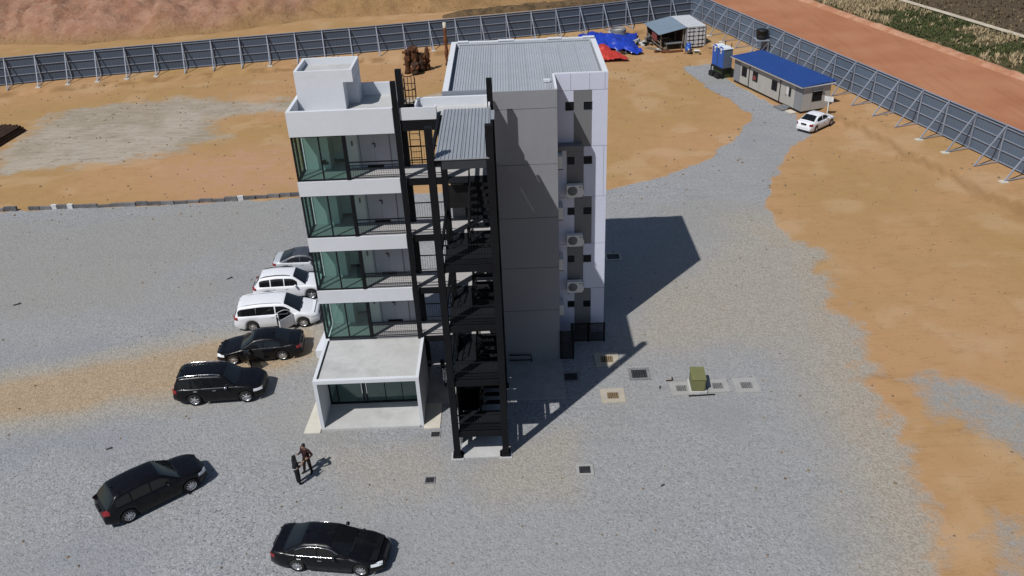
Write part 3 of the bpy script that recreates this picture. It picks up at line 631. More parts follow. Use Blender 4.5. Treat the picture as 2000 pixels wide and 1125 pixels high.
# main roof: ribbed sheets inside a white parapet
P('parapet', MB().box(-3.26, -2.98, 39.72, 48.98, 15.3, 15.72).box(4.64, 4.92, 42.16, 48.98, 15.3, 15.66).box(-2.98, 4.64, 48.72, 48.98, 15.3, 15.72).box(2.20, 4.64, 42.16, 42.28, 15.3, 15.66).box(2.10, 2.22, 39.74, 42.12, 15.3, 15.68), white)
P('flashing', MB().box(-3.27, -0.98, 39.69, 39.735, 15.45, 15.74), flash)
P('coping', MB().box(-0.6, 0.3, 48.7, 49.0, 15.722, 15.76).box(2.2, 3.0, 48.7, 49.0, 15.722, 15.76).box(-2.9, -2.3, 48.7, 49.0, 15.722, 15.76).box(4.2, 4.86, 48.7, 49.0, 15.722, 15.76), white)
def ribs(x0, x1, n, y0, y1, z0a, z1a, rh, name, mat, rw=.3):
    """one roof sheet of n ribs running back"""
    prof = []; w = (x1 - x0) / n
    for k in range(n):
        a = x0 + k * w; prof += [(a, 0), (a + w * (.5 - rw / 2), 0), (a + w * (.5 - rw / 4), rh), (a + w * (.5 + rw / 4), rh), (a + w * (.5 + rw / 2), 0)]
    prof.append((x1, 0))
    mb = MB(); mb.grid([[(x, y0, z0a + h) for x, h in prof], [(x, y1, z1a + h) for x, h in prof]], False, True)
    mb.grid([[(x, y0, z0a + h) for x, h in prof], [(x, y0, z0a - .04) for x, h in prof]], False)
    return P(name, mb, mat)
for k in range(8):
    x0 = -2.80 + k * 0.92
    y0 = 39.72 if x0 + .9 < 2.2 else 42.28
    if x0 < 2.2 < x0 + .9:
        ribs(x0, 2.10, 3, 39.72, 42.28, 15.57, 15.585, .045, 'roof_sheet', roofm)
    ribs(x0, x0 + .912, 7, y0, 48.55, 15.57 + (.015 if y0 > 40 else 0), 15.63, .03, 'roof_sheet', roofm)
P('gutter', MB().box(-2.98, -2.80, 39.75, 48.7, 15.3, 15.42).box(-2.98, 4.58, 48.56, 48.72, 15.3, 15.42), flash)
P('ridge_cap', MB().box(-2.8, 4.56, 48.35, 48.56, 15.66, 15.70), roofm)
P('vent', MB().box(1.62, 1.95, 40.9, 41.1, 15.62, 15.74), white)
# -- gallery between the wings
for i, f in enumerate(FL):
    P('gallery_slab', MB().box(-5.46, -0.98, 37.95, 39.69, f - .20, f - .012), slabm)
    P('gallery_beam', MB().box(-5.14, -3.45, 37.90, 37.945, f - .38, f - .02).box(-5.14, -3.28, 39.55, 39.68, f - .38, f - .21).box(-3.1, -0.98, 37.90, 37.945, f - .38, f - .02), steel)
    r = P('railing', MB().box(-5.14, -3.46, 37.96, 38.0, f + .86, f + .91).box(-5.14, -3.46, 37.97, 37.99, f + .08, f + .11).box(-5.14, -3.46, 37.97, 37.99, f + .2, f + .22), steel)
    r = P('railing', MB().box(-5.1, -3.25, 39.6, 39.64, f + .92, f + .97).box(-5.1, -3.25, 39.61, 39.63, f + .1, f + .13), steel)
    b = MB()
    for k in range(14): x = -5.0 + k * .125; b.box(x - .006, x + .006, 39.612, 39.624, f + .1, f + .92)
    P('mesh_infill', b, steel, r)
P('gallery_roof', MB().box(-5.14, -4.40, 37.95, 38.35, 15.0, 15.18).box(-4.40, -0.98, 37.95, 39.30, 15.0, 15.18), conc)
P('gallery_parapet', MB().box(-5.14, -3.46, 37.88, 37.95, 15.02, 15.60).box(-3.54, -3.46, 37.95, 38.3, 15.18, 15.58).box(-4.40, -0.98, 39.30, 39.48, 15.0, 15.58).box(-4.48, -4.40, 38.35, 39.48, 15.0, 15.58).box(-1.06, -0.98, 37.95, 39.30, 15.18, 15.56), white)
P('gallery_beam', MB().box(-5.14, -3.46, 37.87, 38.02, 14.50, 15.015), steel)
# black columns of the gallery
for x, y, z1, w in ((-5.31, 37.86, 16.86, .24), (-5.24, 39.56, 16.92, .28), (-0.98, 38.55, 16.62, .27)):
    P('column', MB().box(x - w / 2, x + w / 2, y - w / 2, y + w / 2, 0, z1), steel)
lad = MB()
for x in (-5.0, -4.50): lad.box(x - .025, x + .025, 39.52, 39.57, 12.2, 16.5)
for k in range(13): lad.box(-5.0, -4.50, 39.535, 39.555, 12.5 + k * .31, 12.53 + k * .31)
la = P('roof_ladder', lad, steel)
cg = MB()
for z in (15.5, 16.1, 16.75): cg.tube([(-5.0 if i < 1 else -4.5 if i > 5 else -4.75 - .32 * math.cos(math.pi * i / 6), 39.52 - .62 * math.sin(math.pi * i / 6), z) for i in range(7)], .022, 5)
for i in (1, 2, 3, 4, 5): cg.tube([(-4.75 - .32 * math.cos(math.pi * i / 6), 39.52 - .62 * math.sin(math.pi * i / 6), z) for z in (15.4, 16.75)], .018, 5)
P('ladder_cage', cg, steel, la)
P('ladder_hatch', MB().box(-5.02, -4.48, 38.6, 38.66, 15.15, 15.55).box(-5.02, -4.96, 38.66, 39.5, 15.15, 15.3).box(-4.54, -4.48, 38.66, 39.5, 15.15, 15.3), steel, la)
# meter cage beside the white wing
# ------------------------------------------------------------------ air conditioners
def ac(label, x, y, z, rz=0):
    a = thing('air_conditioner', label, 'air conditioner', (x, y, z), rz, 'air conditioners on the office block')
    part('casing', MB().box(-.43, .43, -.15, .15, 0, .68), acm, a)
    part('fan_guard', MB().lathe([(.0, -.162), (.25, -.165), (.265, -.15)], (-.12, 0, .36), 'y', 20), greyd, a)
    g = MB()
    for k in range(5): g.box(-.36, .12, -.172, -.167, .16 + k * .1, .166 + k * .1)
    part('grille', g, black, a)
    part('badge', MB().box(.24, .37, -.158, -.152, .56, .60), black, a)
    part('valve_cover', MB().box(.431, .50, -.1, .1, .1, .35), acm, a)
    for bx_ in (-.375, .375): part('bracket', MB().box(bx_ - .025, bx_ + .025, -.16, .40, -.06, 0), steel, a)
ac('topmost of three air conditioners facing the yard on the white wing, under the hood', 3.19, 41.69, 9.13)
ac('middle grey air conditioner of the three stacked on the white wing', 3.20, 41.69, 6.17)
ac('lowest grey air conditioner of the three stacked on the white wing, above the mesh enclosure', 3.20, 41.69, 3.22)
for z, l in ((11.3, 'small sunlit air conditioner bracketed high on the grey corner return'), (8.45, 'air conditioner seen edge-on beside the middle windows at the grey corner'), (5.4, 'shaded air conditioner seen edge-on beside the second lowest pair of windows'), (2.5, 'air conditioner seen edge-on beside the lowest pair of windows')):
    ac(l, 2.38, 41.45, 28 - (28 - z) * 1.018, R(90))
# ------------------------------------------------------------------ external steel stair
stw = thing('steel_staircase', 'black steel open stair tower with a grey sheet roof in front of the grey wall', 'staircase', (-2.1, 34.8, 0))
S = lambda name, mb, mat=None, par=None, **k: part(name, mb, mat or steel, par or stw, world=True, **k)
colm = []
for x, y, z1 in ((-3.28, 31.78, 16.8), (-0.92, 31.78, 16.8), (-3.30, 37.75, 15.2), (-0.95, 37.2, 15.2)):
    c = S('column', MB().box(x - .15, x + .15, y - .15, y + .15, .06, z1))
    S('base_plate', MB().box(x - .22, x + .22, y - .22, y + .22, 0, .16), steel, c)
    if y < 32: S('footing', MB().box(x - .3, x + .3, y - .3, y + .28, -.02, .05), conc, c)
LAND = [1.55, 4.57, 7.58, 10.62]
S('pad', MB().box(-3.1, -1.1, 31.6, 36.0, 0, .05), conc)
for i, z in enumerate(LAND):
    S('landing', MB().box(-3.12, -1.08, 31.82, 33.3, z - .06, z), alu)
    S('beam', MB().box(-3.12, -1.08, 31.70, 31.81, z - .30, z - .005))
    S('beam', MB().box(-3.40, -3.30, 31.94, 37.6, z - .30, z - .02).box(-.9, -.80, 31.94, 37.05, z - .30, z - .02))
    r = S('railing', MB().box(-3.12, -1.08, 31.74, 31.79, z + .95, z + 1.0).box(-3.12, -1.08, 31.75, 31.78, z + .10, z + .14).box(-3.12, -1.08, 31.75, 31.78, z + .5, z + .53))
    b = MB()
    for k in range(17): x = -3.05 + k * .12; b.box(x - .008, x + .008, 31.757, 31.772, z + .1, z + .95)
    S('balusters', b, steel, r)
treadm = MB().box(-.47, .47, -.14, .14, -.025, .025).mesh('tread', alu)
for i in range(5):
    if i > 3: break
    z0 = ([0.05] + FL)[i]; zm = LAND[i]; z1 = FL[i]
    # left flight: floor (rear) down to landing level (front) going up; right flight: landing up to next floor
    for sx, za, zb, name in ((-2.62, z0, zm, 'left'), (-1.58, zm, z1, 'right')):
        ya, yb = (37.2, 33.3) if name == 'left' else (33.3, 37.2)
        st = MB()
        for dx in (-.50, .50): st.bar((sx + dx, ya, za - .02), (sx + dx, yb, zb - .02), .05, .24)
        f = S('stair_flight', st)
        for k in range(1, 9):
            q = k / 9; o = inst('tread', treadm, f, (sx, ya + (yb - ya) * q, za + (zb - za) * q), 0, True)
        rl = MB()
        for dx in (-.50, .50):
            rl.bar((sx + dx, ya, za + .95), (sx + dx, yb, zb + .95), .045); rl.bar((sx + dx, ya, za + .5), (sx + dx, yb, zb + .5), .03)
            for k in range(5): q = k / 4; yy = ya + (yb - ya) * q; zz = za + (zb - za) * q; rl.box(sx + dx - .018, sx + dx + .018, yy - .018, yy + .018, zz, zz + .95)
        S('handrail', rl, steel, f)
    S('landing', MB().box(-3.12, -1.08, 37.2, 37.88, z1 - .06, z1 - .015), alu)
    S('screen_panel', MB().box(-3.14, -2.12, 37.55, 37.58, z1 - 1.5, z1 - .3), black)
for i, z in enumerate([1.4] + LAND):
    za = [1.4, 3.0, 6.0, 9.05, 12.1][i]; zb = [2.98, 5.98, 9.03, 12.08, 15.1][i]
    for ya, yb in (((31.95, 33.23),) if i in (2, 3) else ()) + ((33.25, 35.15), (35.17, 37.05)) + (((37.07, 38.38), (38.72, 39.66)) if i < 4 else ()): S('shade_screen', MB().box(-.99, -.96, ya, yb, za, zb), alu)  # inferred screens, extended to stop sunlight leaking through the stair
S('enclosure_shade_panel', MB().box(-3.10, -1.10, 33.2, 33.23, .15, 1.4), black)
S('enclosure_shade_panel', MB().box(-3.16, -3.13, 32.6, 35.2, .1, 4.2), black)  # left panels inferred, tall enough to keep sun off the lower flights
S('enclosure_shade_panel', MB().box(-3.16, -3.13, 35.22, 37.55, .1, 4.2), black)
S('enclosure_shade_panel', MB().box(-3.10, -1.02, 37.60, 37.63, .1, 2.75), black)  # added dark sheet, hides sunlit surfaces behind the stair foot
S('beam', MB().box(-3.12, -1.08, 31.72, 31.85, 15.18, 15.44).box(-3.36, -3.24, 31.94, 37.6, 15.2, 15.42).box(-.98, -.86, 31.94, 37.05, 15.2, 15.42))
S('fascia', MB().box(-2.85, -1.08, 31.66, 31.70, 15.05, 15.45), M('dark_flashing', (.028, .033, .042), .5))
for k in range(2):
    x0 = -3.12 + k * 1.09
    prof = ribs(x0, x0 + 1.08, 7, 31.62, 37.86, 15.50, 15.46, .04, 'stair_roof_sheet', roofm2, .25); prof.parent = stw
    prof.data.transform(rootxf(stw).inverted() @ rootxf(ob))
S('roof_sheet_edge', MB().box(-.93, -.77, 36.2, 37.4, 15.47, 15.5), roofm2)

# ------------------------------------------------------------------ hoarding fences
def hoarding(label, line, loc, panelmat, n_first=0):
    # points every bay along the polyline
    pts = []; L = 3.25; carry = 0.0
    seg = [(Vector((*a, 0)), Vector((*b, 0))) for a, b in zip(line[:-1], line[1:])]
    tot = sum((b - a).length for a, b in seg); nb = int(round(tot / L)); step = tot / nb
    def at(s_):
        for a, b in seg:
            l = (b - a).length
            if s_ <= l + 1e-6: return a + (b - a) * (s_ / l)
            s_ -= l
        return seg[-1][1]
    pts = [at(i * step) for i in range(nb + 1)]
    t = thing('hoarding_fence', label, 'fence', loc)
    H = 3.15
    pm = MB(); prof = []                                  # trapezoid sheet of one bay, unit length
    k = 9
    for i in range(k): prof += [(i / k, 0), ((i + .4) / k, 0), ((i + .5) / k, .008), ((i + .9) / k, .008)]
    prof.append((1, 0)); pm.grid([[(x, y, .06) for x, y in prof], [(x, y, H) for x, y in prof]], False)
    pm.grid([[(x, y + .012, .06) for x, y in prof], [(x, y + .012, H) for x, y in prof]], False, True)
    pme = pm.mesh('panel', panelmat)
    rme = MB().box(.0, 1, -.08, -.015, -.035, .035).mesh('rail', galv)
    pome = MB().box(-.06, .06, -.16, -.082, -.1, H + .02).mesh('post', galv)
    bme = MB().bar((0, -.2, H - .12), (0, -2.35, .02), .10, .09).mesh('brace', galv)
    sme = MB().bar((0, -2.3, .05), (0, -.17, .16), .07, .07).mesh('strut', galv)
    fme = MB().prism([(-.28, -2.7), (.25, -2.72), (.3, -2.15), (-.24, -2.1)], -.02, .05).mesh('footing', conc2)
    cme = MB().box(0, 1, -.10, .05, H + .002, H + .05).mesh('cap_rail', galv)
    for a, b in zip(pts[:-1], pts[1:]):
        d = b - a; ang = math.atan2(d.y, d.x); z = .36
        def put(nm, me, p, zz, sx=1.0, par=t):
            o = D.objects.new(nm, me); COL.objects.link(o); o.parent = par
            o.matrix_local = Matrix.Translation(-Vector(loc)) @ Matrix.Translation((p.x, p.y, z + zz)) @ Matrix.Rotation(ang, 4, 'Z') @ Matrix.Diagonal((sx, 1, 1, 1)); return o
        jit = random.uniform(-.02, .02)
        put('panel', pme, a, jit, d.length)
        for h in (.16, 1.08, 2.03, 2.95): put('rail', rme, a, h + jit, d.length)
        put('cap_rail', cme, a, jit, d.length)
        put('post', pome, a, 0); put('brace', bme, a, 0); put('strut', sme, a, 0)
        if random.random() < .5: put('footing', fme, a, 0)
    return t
fence2 = M('hoarding_sheet_lit', (0.100, 0.134, 0.185), 0.5, spec=0.35, var=0.10, scale=0.35, grime=0.2, gcol=(0.10, 0.11, 0.12))  # lighter copy of the back fence sheet, its brighter light put into the colour
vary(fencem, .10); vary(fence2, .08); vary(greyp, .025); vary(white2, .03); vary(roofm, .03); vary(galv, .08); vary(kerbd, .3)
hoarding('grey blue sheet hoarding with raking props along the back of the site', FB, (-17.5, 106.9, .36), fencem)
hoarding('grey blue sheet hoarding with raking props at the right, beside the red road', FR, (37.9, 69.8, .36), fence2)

# ------------------------------------------------------------------ kerb at the left edge of the gravel yard
kb = thing('stone_kerb', 'broken kerb of stained and white painted stones between orange sand and grey gravel', 'kerb', (-30, 63.5, 0))
kx_ = -62.0; rk = random.Random(4)
kme = [MB().box(-.5, .5, -.1, .1, -.05, .30), MB().box(-.5, .5, -.11, .09, -.05, .26), MB().prism([(-.5, -.1), (.48, -.12), (.5, .1), (-.49, .09)], -.05, .33)]
kd = [m.mesh('kerb_stone', kerbd) for m in kme]; kw_ = kme[0].mesh('kerb_stone', kerbw)
x = -62.0; wl = [-38.7, -37.5, -36.2, -34.6, -33.3, -27.3, -22.4]; kw_ = MB().prism([(-.24, -.13), (.22, -.12), (.25, .1), (-.22, .12)], -.05, .34).mesh('kerb_stone', kerbw)
while x < -17.6:
    l = rk.uniform(.85, 1.1); nxt = min([w for w in wl if w > x] + [99])
    y = float(np.interp(x, [-62, -42, -35, -27.7, -23.6, -19.5, -17.8], [63.4, 63.52, 63.55, 63.55, 63.75, 64.1, 64.15])) + rk.uniform(-.05, .05)
    if nxt - x < .35: inst('kerb_stone', kw_, kb, (x + .22, y, 0), rk.uniform(-.2, .2), True); wl.remove(nxt); x += .46; continue
    if rk.random() > .04:
        o = inst('kerb_stone', rk.choice(kd), kb, (x + l / 2, y, rk.uniform(-.10, .03)), rk.uniform(-.05, .05), True); o.scale = (l * .97, 1, 1)
    x += l
# ------------------------------------------------------------------ cars
def interp(pts, x):
    xs = [p[0] for p in pts]; ys = [p[1] for p in pts]
    return float(np.interp(x, xs, ys))
def smooth_arr(a, k=2):
    a = np.array(a, float)
    for _ in range(k): b = a.copy(); b[1:-1] = (a[:-2] + 2 * a[1:-1] + a[2:]) / 4; a = b
    return a
def car(name, label, cat, loc, heading, p, paint, roofpaint=None, opened=None, group='cars parked on the site'):
    """local frame: x forward, y left; s measured from the front bumper backwards"""
    L, Wd, H, wb, fo, rw = p['L'], p['W'], p['H'], p['wb'], p['fo'], p['rw']
    belt = p['belt']; tum = p.get('tum', .34)
    c = thing(name, label, cat, loc, heading, group)
    T = p['top']; zb0 = p.get('clear', .20)
    wf, wr = fo, fo + wb
    st = sorted(set(np.round(np.concatenate([np.linspace(0, .6, 10), np.linspace(.6, L - .5, 40), np.linspace(L - .5, L, 8), np.linspace(wf - rw - .1, wf + rw + .1, 15), np.linspace(wr - rw - .1, wr + rw + .1, 15)]), 3)))
    def hw(s):
        f = 1.0
        if s < .9: f -= .30 * ((.9 - s) / .9) ** 2.6
        r = L - s
        if r < .7: f -= .20 * ((.7 - r) / .7) ** 2.6
        return Wd / 2 * f
    def zbot(s):
        z = zb0 + .10 * max(0, (.5 - s) / .5) + .12 * max(0, (.5 - (L - s)) / .5)
        for w in (wf, wr):
            q = (rw + .055) ** 2 - (s - w) ** 2
            if q > 0: z = max(z, rw + math.sqrt(q) * .98)
        return z
    def ztop(s): return interp(T, s)
    def shoulder(s): return min(ztop(s) - .03, belt + .0 * s) if p.get('flat') else ztop(s) - .045
    def sect(s):
        w = hw(s); zb = zbot(s); t_ = ztop(s); S_ = shoulder(s); zb = min(zb, S_ - .05); h = S_ - zb
        return [(.93 * w, zb), (.985 * w, zb + .10 * h), (1.0 * w, zb + .45 * h), (.992 * w, zb + .78 * h), (.955 * w, S_), (.82 * w, S_ + .7 * (t_ - S_)), (.45 * w, t_ - .004), (0, t_)]
    def X(s): return L / 2 - s
    P_ = []
    for s in st:
        q = sect(s); row = [(X(s), y, z) for y, z in q] + [(X(s), -y, z) for y, z in q[-2::-1]]; P_.append(row)
    mb = MB(); mb.grid(P_, True)
    for e, fl in ((0, False), (-1, True)):
        o = len(mb.v); mb.v += P_[e]; ids = list(range(o, o + len(P_[e]))); mb.f.append(ids if not fl else ids[::-1]); mb.sm.append(False)
    mb.box(X(L - .25), X(.25), -Wd * .36, Wd * .36, zb0 - .02, belt - .15)      # closed floor between the wheels
    part('body', mb, paint, c)
    sa, sb, sc, sdd = p['cab']                                                   # windscreen foot/head, rear glass head/foot
    rf = [(sa, ztop(sa) - .03), (sb, H - .05), ((sb + sc) / 2, H), (sc, H - p.get('rdrop', .06)), (sdd, ztop(sdd) - .03)]
    cs = np.unique(np.concatenate([np.linspace(sa, sb, 10), np.linspace(sb, sc, 16), np.linspace(sc, sdd, 10)]))
    rz = smooth_arr([interp(rf, s) for s in cs], 2)
    def rh(s): return float(np.interp(s, cs, rz))
    def yb(s): return .955 * hw(s) - .012
    def csec(s):
        r = rh(s); b = min(belt - .06, shoulder(s) - .04); z1 = max(b, r - .10); y0 = yb(s); y1 = y0 - tum * max(0, z1 - belt); z2 = max(b, r - .03); y2 = y1 - .07 * min(1, max(0.05, (r - b) / .3)); y3 = y2 - .10
        return [(y0, b), (y1, z1), (y2, z2), (y3, r), (y3 * .5, r + .016), (0, r + .02)]
    Q = []
    for s in cs:
        q = csec(s); Q.append([(X(s), y, z) for y, z in q] + [(X(s), -y, z) for y, z in q[-2::-1]])
    cb = MB(); cb.grid(Q, True)
    part('cabin', cb, roofpaint or paint, c)
    def topz(s, y):
        q = csec(s)[::-1]; return float(np.interp(abs(y), [a for a, _ in q], [b for _, b in q]))
    # glass
    def slab(s0, s1, n, marg):
        G = []
        for i in range(n + 1):
            s = s0 + (s1 - s0) * i / n; ym = csec(s)[2][0] - marg
            G.append([(X(s), ym * (j / 4 - 1), topz(s, ym * (j / 4 - 1)) + .014) for j in range(9)])
        return MB().grid(G, True, False)
    part('windscreen', slab(sa + .06, sb - .02, 6, .045), carglass, c)
    part('rear_window', slab(sc + .03, sdd - (.10 if sdd - sc > .45 else .02) , 6, .06), carglass, c)
    for side in (1, -1):
        for a, b in p['win']:
            G = []
            for i in range(9):
                s = a + (b - a) * i / 8; z1 = max(belt + .035, rh(s) - .135); col = []
                for j in range(3):
                    z = belt + .03 + (z1 - belt - .03) * j / 2; col.append((X(s), side * (yb(s) - tum * max(0, z - belt) + .010), z))
                G.append(col)
            part('side_window', MB().grid(G, True, side < 0), carglass, c)
        if p.get('trim'):
            pts = [(X(p['win'][0][0] + (p['win'][-1][1] - p['win'][0][0]) * i / 16), 0, 0) for i in range(17)]
            up_ = []; lo_ = []
            for i in range(17):
                s = p['win'][0][0] + (p['win'][-1][1] - p['win'][0][0]) * i / 16; z1 = max(belt + .035, rh(s) - .115)
                up_.append((X(s), side * (yb(s) - tum * max(0, z1 - belt) + .012), z1)); lo_.append((X(s), side * (yb(s) + .012), belt + .012))
            part('chrome_trim', MB().tube(up_, .014, 5).tube(lo_, .012, 5), chrome, c)
        # mirror, handles, sill
        ms = p['win'][0][0] + .12
        part('mirror', MB().blob((X(ms) + .02, side * (Wd / 2 + .09), belt + .07), (.09, .12, .075), 10, 6).bar((X(ms), side * (Wd / 2 - .06), belt + .03), (X(ms), side * (Wd / 2 + .06), belt + .05), .06, .04), p.get('mirrormat', paint), c)
        for hs in p['handles']: part('door_handle', MB().box(X(hs) - .09, X(hs) + .09, side * (hw(hs) - .004), side * (hw(hs) + .022), belt - .16, belt - .125), p.get('handlemat', paint), c)
        part('sill', MB().box(X(wr - rw - .12), X(wf + rw + .12), side * (Wd / 2 * .93), side * (Wd / 2 * .985), zb0 - .01, zb0 + .085), black, c)
        # lamps follow the rounded corners
        def wrap(s0, s1, z0, z1, off):
            G = []
            for i in range(7):
                s = s0 + (s1 - s0) * i / 6; col = []
                for j in range(4):
                    z = z0 + (z1 - z0) * j / 3; q = sect(s); zz = [b for _, b in q[:6]]; yy = [a for a, _ in q[:6]]
                    y = float(np.interp(z, zz, yy)); col.append((X(s) + (off if s < L / 2 else -off), side * (y + off), z))
                G.append(col)
            return MB().grid(G, True, side < 0)
        hz = p.get('hz', (.62, .76)); tz = p.get('tz', (.80, .98))
        part('headlight', wrap(.05, .48, hz[0], hz[1], .014), lampm, c)
        part('tail_light', wrap(L - .30, L - .02, tz[0], tz[1], .014), redlamp, c)
        if p.get('rails'): 
            part('roof_rail', MB().tube([(X(sb + .15 + (sc - sb - .2) * i / 6), side * (csec(sb + .15 + (sc - sb - .2) * i / 6)[2][0] - .06), rh(sb + .15 + (sc - sb - .2) * i / 6) + (.0 if i in (0, 6) else .05)) for i in range(7)], .022, 6), p.get('railmat', black), c)
        for w in (wf, wr):
            yc = side * (Wd / 2 - .115)
            tyre = part('wheel', MB().lathe([(rw * .66, -.105), (rw * .92, -.11), (rw, -.07), (rw, .07), (rw * .92, .11), (rw * .66, .105)], (X(w), yc, rw), 'y', 22), rubber, c)
            rim = MB().lathe([(rw * .67, .09), (rw * .60, .075), (rw * .58, .02)], (X(w), yc, rw), 'y', 22) if side > 0 else MB().lathe([(rw * .67, -.09), (rw * .60, -.075), (rw * .58, -.02)], (X(w), yc, rw), 'y', 22)
            ns = p.get('spokes', 5)
            for k in range(ns):
                a = 2 * math.pi * k / ns + .3; rim.bar((X(w), yc + side * .085, rw), (X(w) + rw * .64 * math.cos(a), yc + side * .07, rw + rw * .64 * math.sin(a)), rw * (.24 if ns < 7 else .15), .02, up=(0, 1, 0))
            rim.lathe([(0, side * .10), (rw * .15, side * .098), (rw * .17, side * .07)], (X(w), yc, rw), 'y', 12)
            part('rim', rim, rimm, tyre)
            part('brake_disc', MB().lathe([(0, side * .015), (rw * .62, side * .012)], (X(w), yc, rw), 'y', 16), black, tyre)
    part('grille', MB().box(X(.0) - .10, X(-.012), -.36, .36, .42 + zb0 * .3, .60 + zb0 * .3), black, c)
    part('number_plate', MB().box(X(L) - .02, X(L) + .06, -.26, .26, p.get('plz', .72), p.get('plz', .72) + .12), black, c)
    part('bumper_vent', MB().box(X(.0) - .12, X(-.008), -.5, .5, zb0 + .05, zb0 + .16), black, c)
    part('wiper', MB().bar((X(sa + .03), .35, ztop(sa) + .012), (X(sa + .03), -.45, ztop(sa) + .012), .06, .02), black, c)
    if p.get('spoiler'):
        part('spoiler', MB().prism([(X(sc - .22), -.56), (X(sc - .22), .56), (X(sc + .06), .52), (X(sc + .06), -.52)], rh(sc) - .05, rh(sc) - .015), roofpaint or paint, c)
    part('aerial', MB().bar((X(sc - .15), 0, rh(sc - .15) + .01), (X(sc), 0, rh(sc) + .12), .035, .05), roofpaint or paint, c)
    if opened:
        side, s0, s1, ang = opened
        G = []
        for i in range(5):
            s = s0 + (s1 - s0) * i / 4; G.append([(X(s), side * (float(np.interp(z, [b for _, b in sect(s)[:5]], [a for a, _ in sect(s)[:5]])) + .014), z) for z in np.linspace(zb0 + .12, shoulder(s) - .02, 5)])
        part('door_opening', MB().grid(G, True, side < 0), black, c)
        d = MB(); hx = X(s0); hy = side * (hw(s0) + .01); ln = s1 - s0
        zt = lambda u: max(belt, min(rh(s0 + u * ln), H) - .10)
        In = []; Out = []
        for i in range(7):
            u = i / 6; In.append([(-u * ln, -side * .10, z) for z in (zb0 + .12, zb0 + .4, belt)]); Out.append([(-u * ln, side * (.02 - (.05 if z < zb0 + .2 else 0)), z) for z in (zb0 + .12, zb0 + .4, belt)])
        d.grid(In, True, side > 0).grid(Out, True, side < 0)
        d.add([In[0][0], In[0][2], Out[0][2], Out[0][0]], [(0, 1, 2, 3)]).add([In[6][0], In[6][2], Out[6][2], Out[6][0]], [(0, 1, 2, 3)]).add([In[0][2], In[6][2], Out[6][2], Out[0][2]], [(0, 1, 2, 3)])
        fr = [(-.02, 0, belt)] + [(-u * ln, -side * tum * .8 * (zt(u) - belt), zt(u)) for u in (.25, .5, .75, .98)] + [(-ln, 0, belt)]
        d.tube(fr, .025, 5)
        m = Matrix.Translation((hx, hy, 0)) @ Matrix.Rotation(-side * R(ang), 4, 'Z'); d.xf(m)
        do = part('door', d, paint, c, label='front door standing open')
        gp_ = [(-.04, 0, belt + .01)] + [(-u * ln, -side * tum * .8 * (zt(u) - belt), zt(u) - .02) for u in (.25, .5, .75, .98)] + [(-ln + .02, 0, belt + .01)]
        g = MB().add(gp_, [tuple(range(len(gp_)))]); g.xf(m); part('door_glass', g, glassd, do)
        tr = MB().box(-ln + .1, -.1, -side * .112, -side * .104, zb0 + .3, belt - .1); tr.xf(m); part('door_trim', tr, greyd, do)
    return c

def place(rx, ry, fx_, fy_, wheel_mid_off, Wd, near):
    """centre and heading from the near wheels' ground contacts; near = 'R' or 'L' side towards the camera"""
    h = math.atan2(fy_ - ry, fx_ - rx); n = (-math.sin(h), math.cos(h)); s_ = Wd / 2 - .03
    if near == 'L': s_ = -s_
    mx, my = (rx + fx_) / 2 + n[0] * s_, (ry + fy_) / 2 + n[1] * s_
    return (mx + math.cos(h) * wheel_mid_off, my + math.sin(h) * wheel_mid_off, 0), h
def moff(p): return -(p['L'] / 2 - (p['fo'] + p['wb'] / 2)) * -1 * -1

SUV = dict(L=4.80, W=1.88, H=1.76, wb=2.75, fo=.92, rw=.37, belt=1.10, clear=.26, tum=.24,
    top=[(0, .70), (.06, .88), (.25, .98), (.9, 1.08), (1.35, 1.12), (4.3, 1.12), (4.62, 1.10), (4.74, .98), (4.80, .66)], cab=(1.30, 1.98, 4.40, 4.72), rdrop=.05,
    win=[(1.75, 2.62), (2.70, 3.62), (3.72, 4.42)], handles=(2.5, 3.5), hz=(.70, .86), tz=(.85, 1.06), rails=True, spokes=6, plz=.85, spoiler=True, railmat=chrome, handlemat=chrome, mirrormat=chrome)
SEDAN = dict(L=4.86, W=1.84, H=1.45, wb=2.80, fo=.93, rw=.335, belt=.93, clear=.17, tum=.42,
    top=[(0, .50), (.06, .66), (.3, .74), (1.0, .88), (1.5, .96), (3.9, .99), (4.3, 1.03), (4.74, 1.01), (4.83, .86), (4.86, .55)], cab=(1.38, 2.20, 3.35, 4.28), rdrop=.05,
    win=[(1.85, 2.70), (2.76, 3.70)], handles=(2.62, 3.52), hz=(.56, .70), tz=(.74, .92), spokes=9)
SEDAN2 = dict(SEDAN, wb=2.75, trim=True, handlemat=chrome, spokes=9, cab=(1.35, 2.15, 3.40, 4.30))
MPV = dict(L=5.10, W=1.96, H=1.74, wb=3.06, fo=.95, rw=.35, belt=1.08, clear=.19, tum=.26,
    top=[(0, .58), (.06, .78), (.3, .90), (.9, 1.06), (1.2, 1.12), (4.7, 1.14), (4.95, 1.10), (5.05, .95), (5.10, .60)], cab=(1.00, 2.00, 4.72, 5.04), rdrop=.08,
    win=[(1.65, 2.50), (2.58, 3.68), (3.70, 4.78)], handles=(2.4, 2.75), hz=(.72, .86), tz=(.86, 1.10), spokes=9, plz=.8, spoiler=True, rails=True, railmat=pwhite)
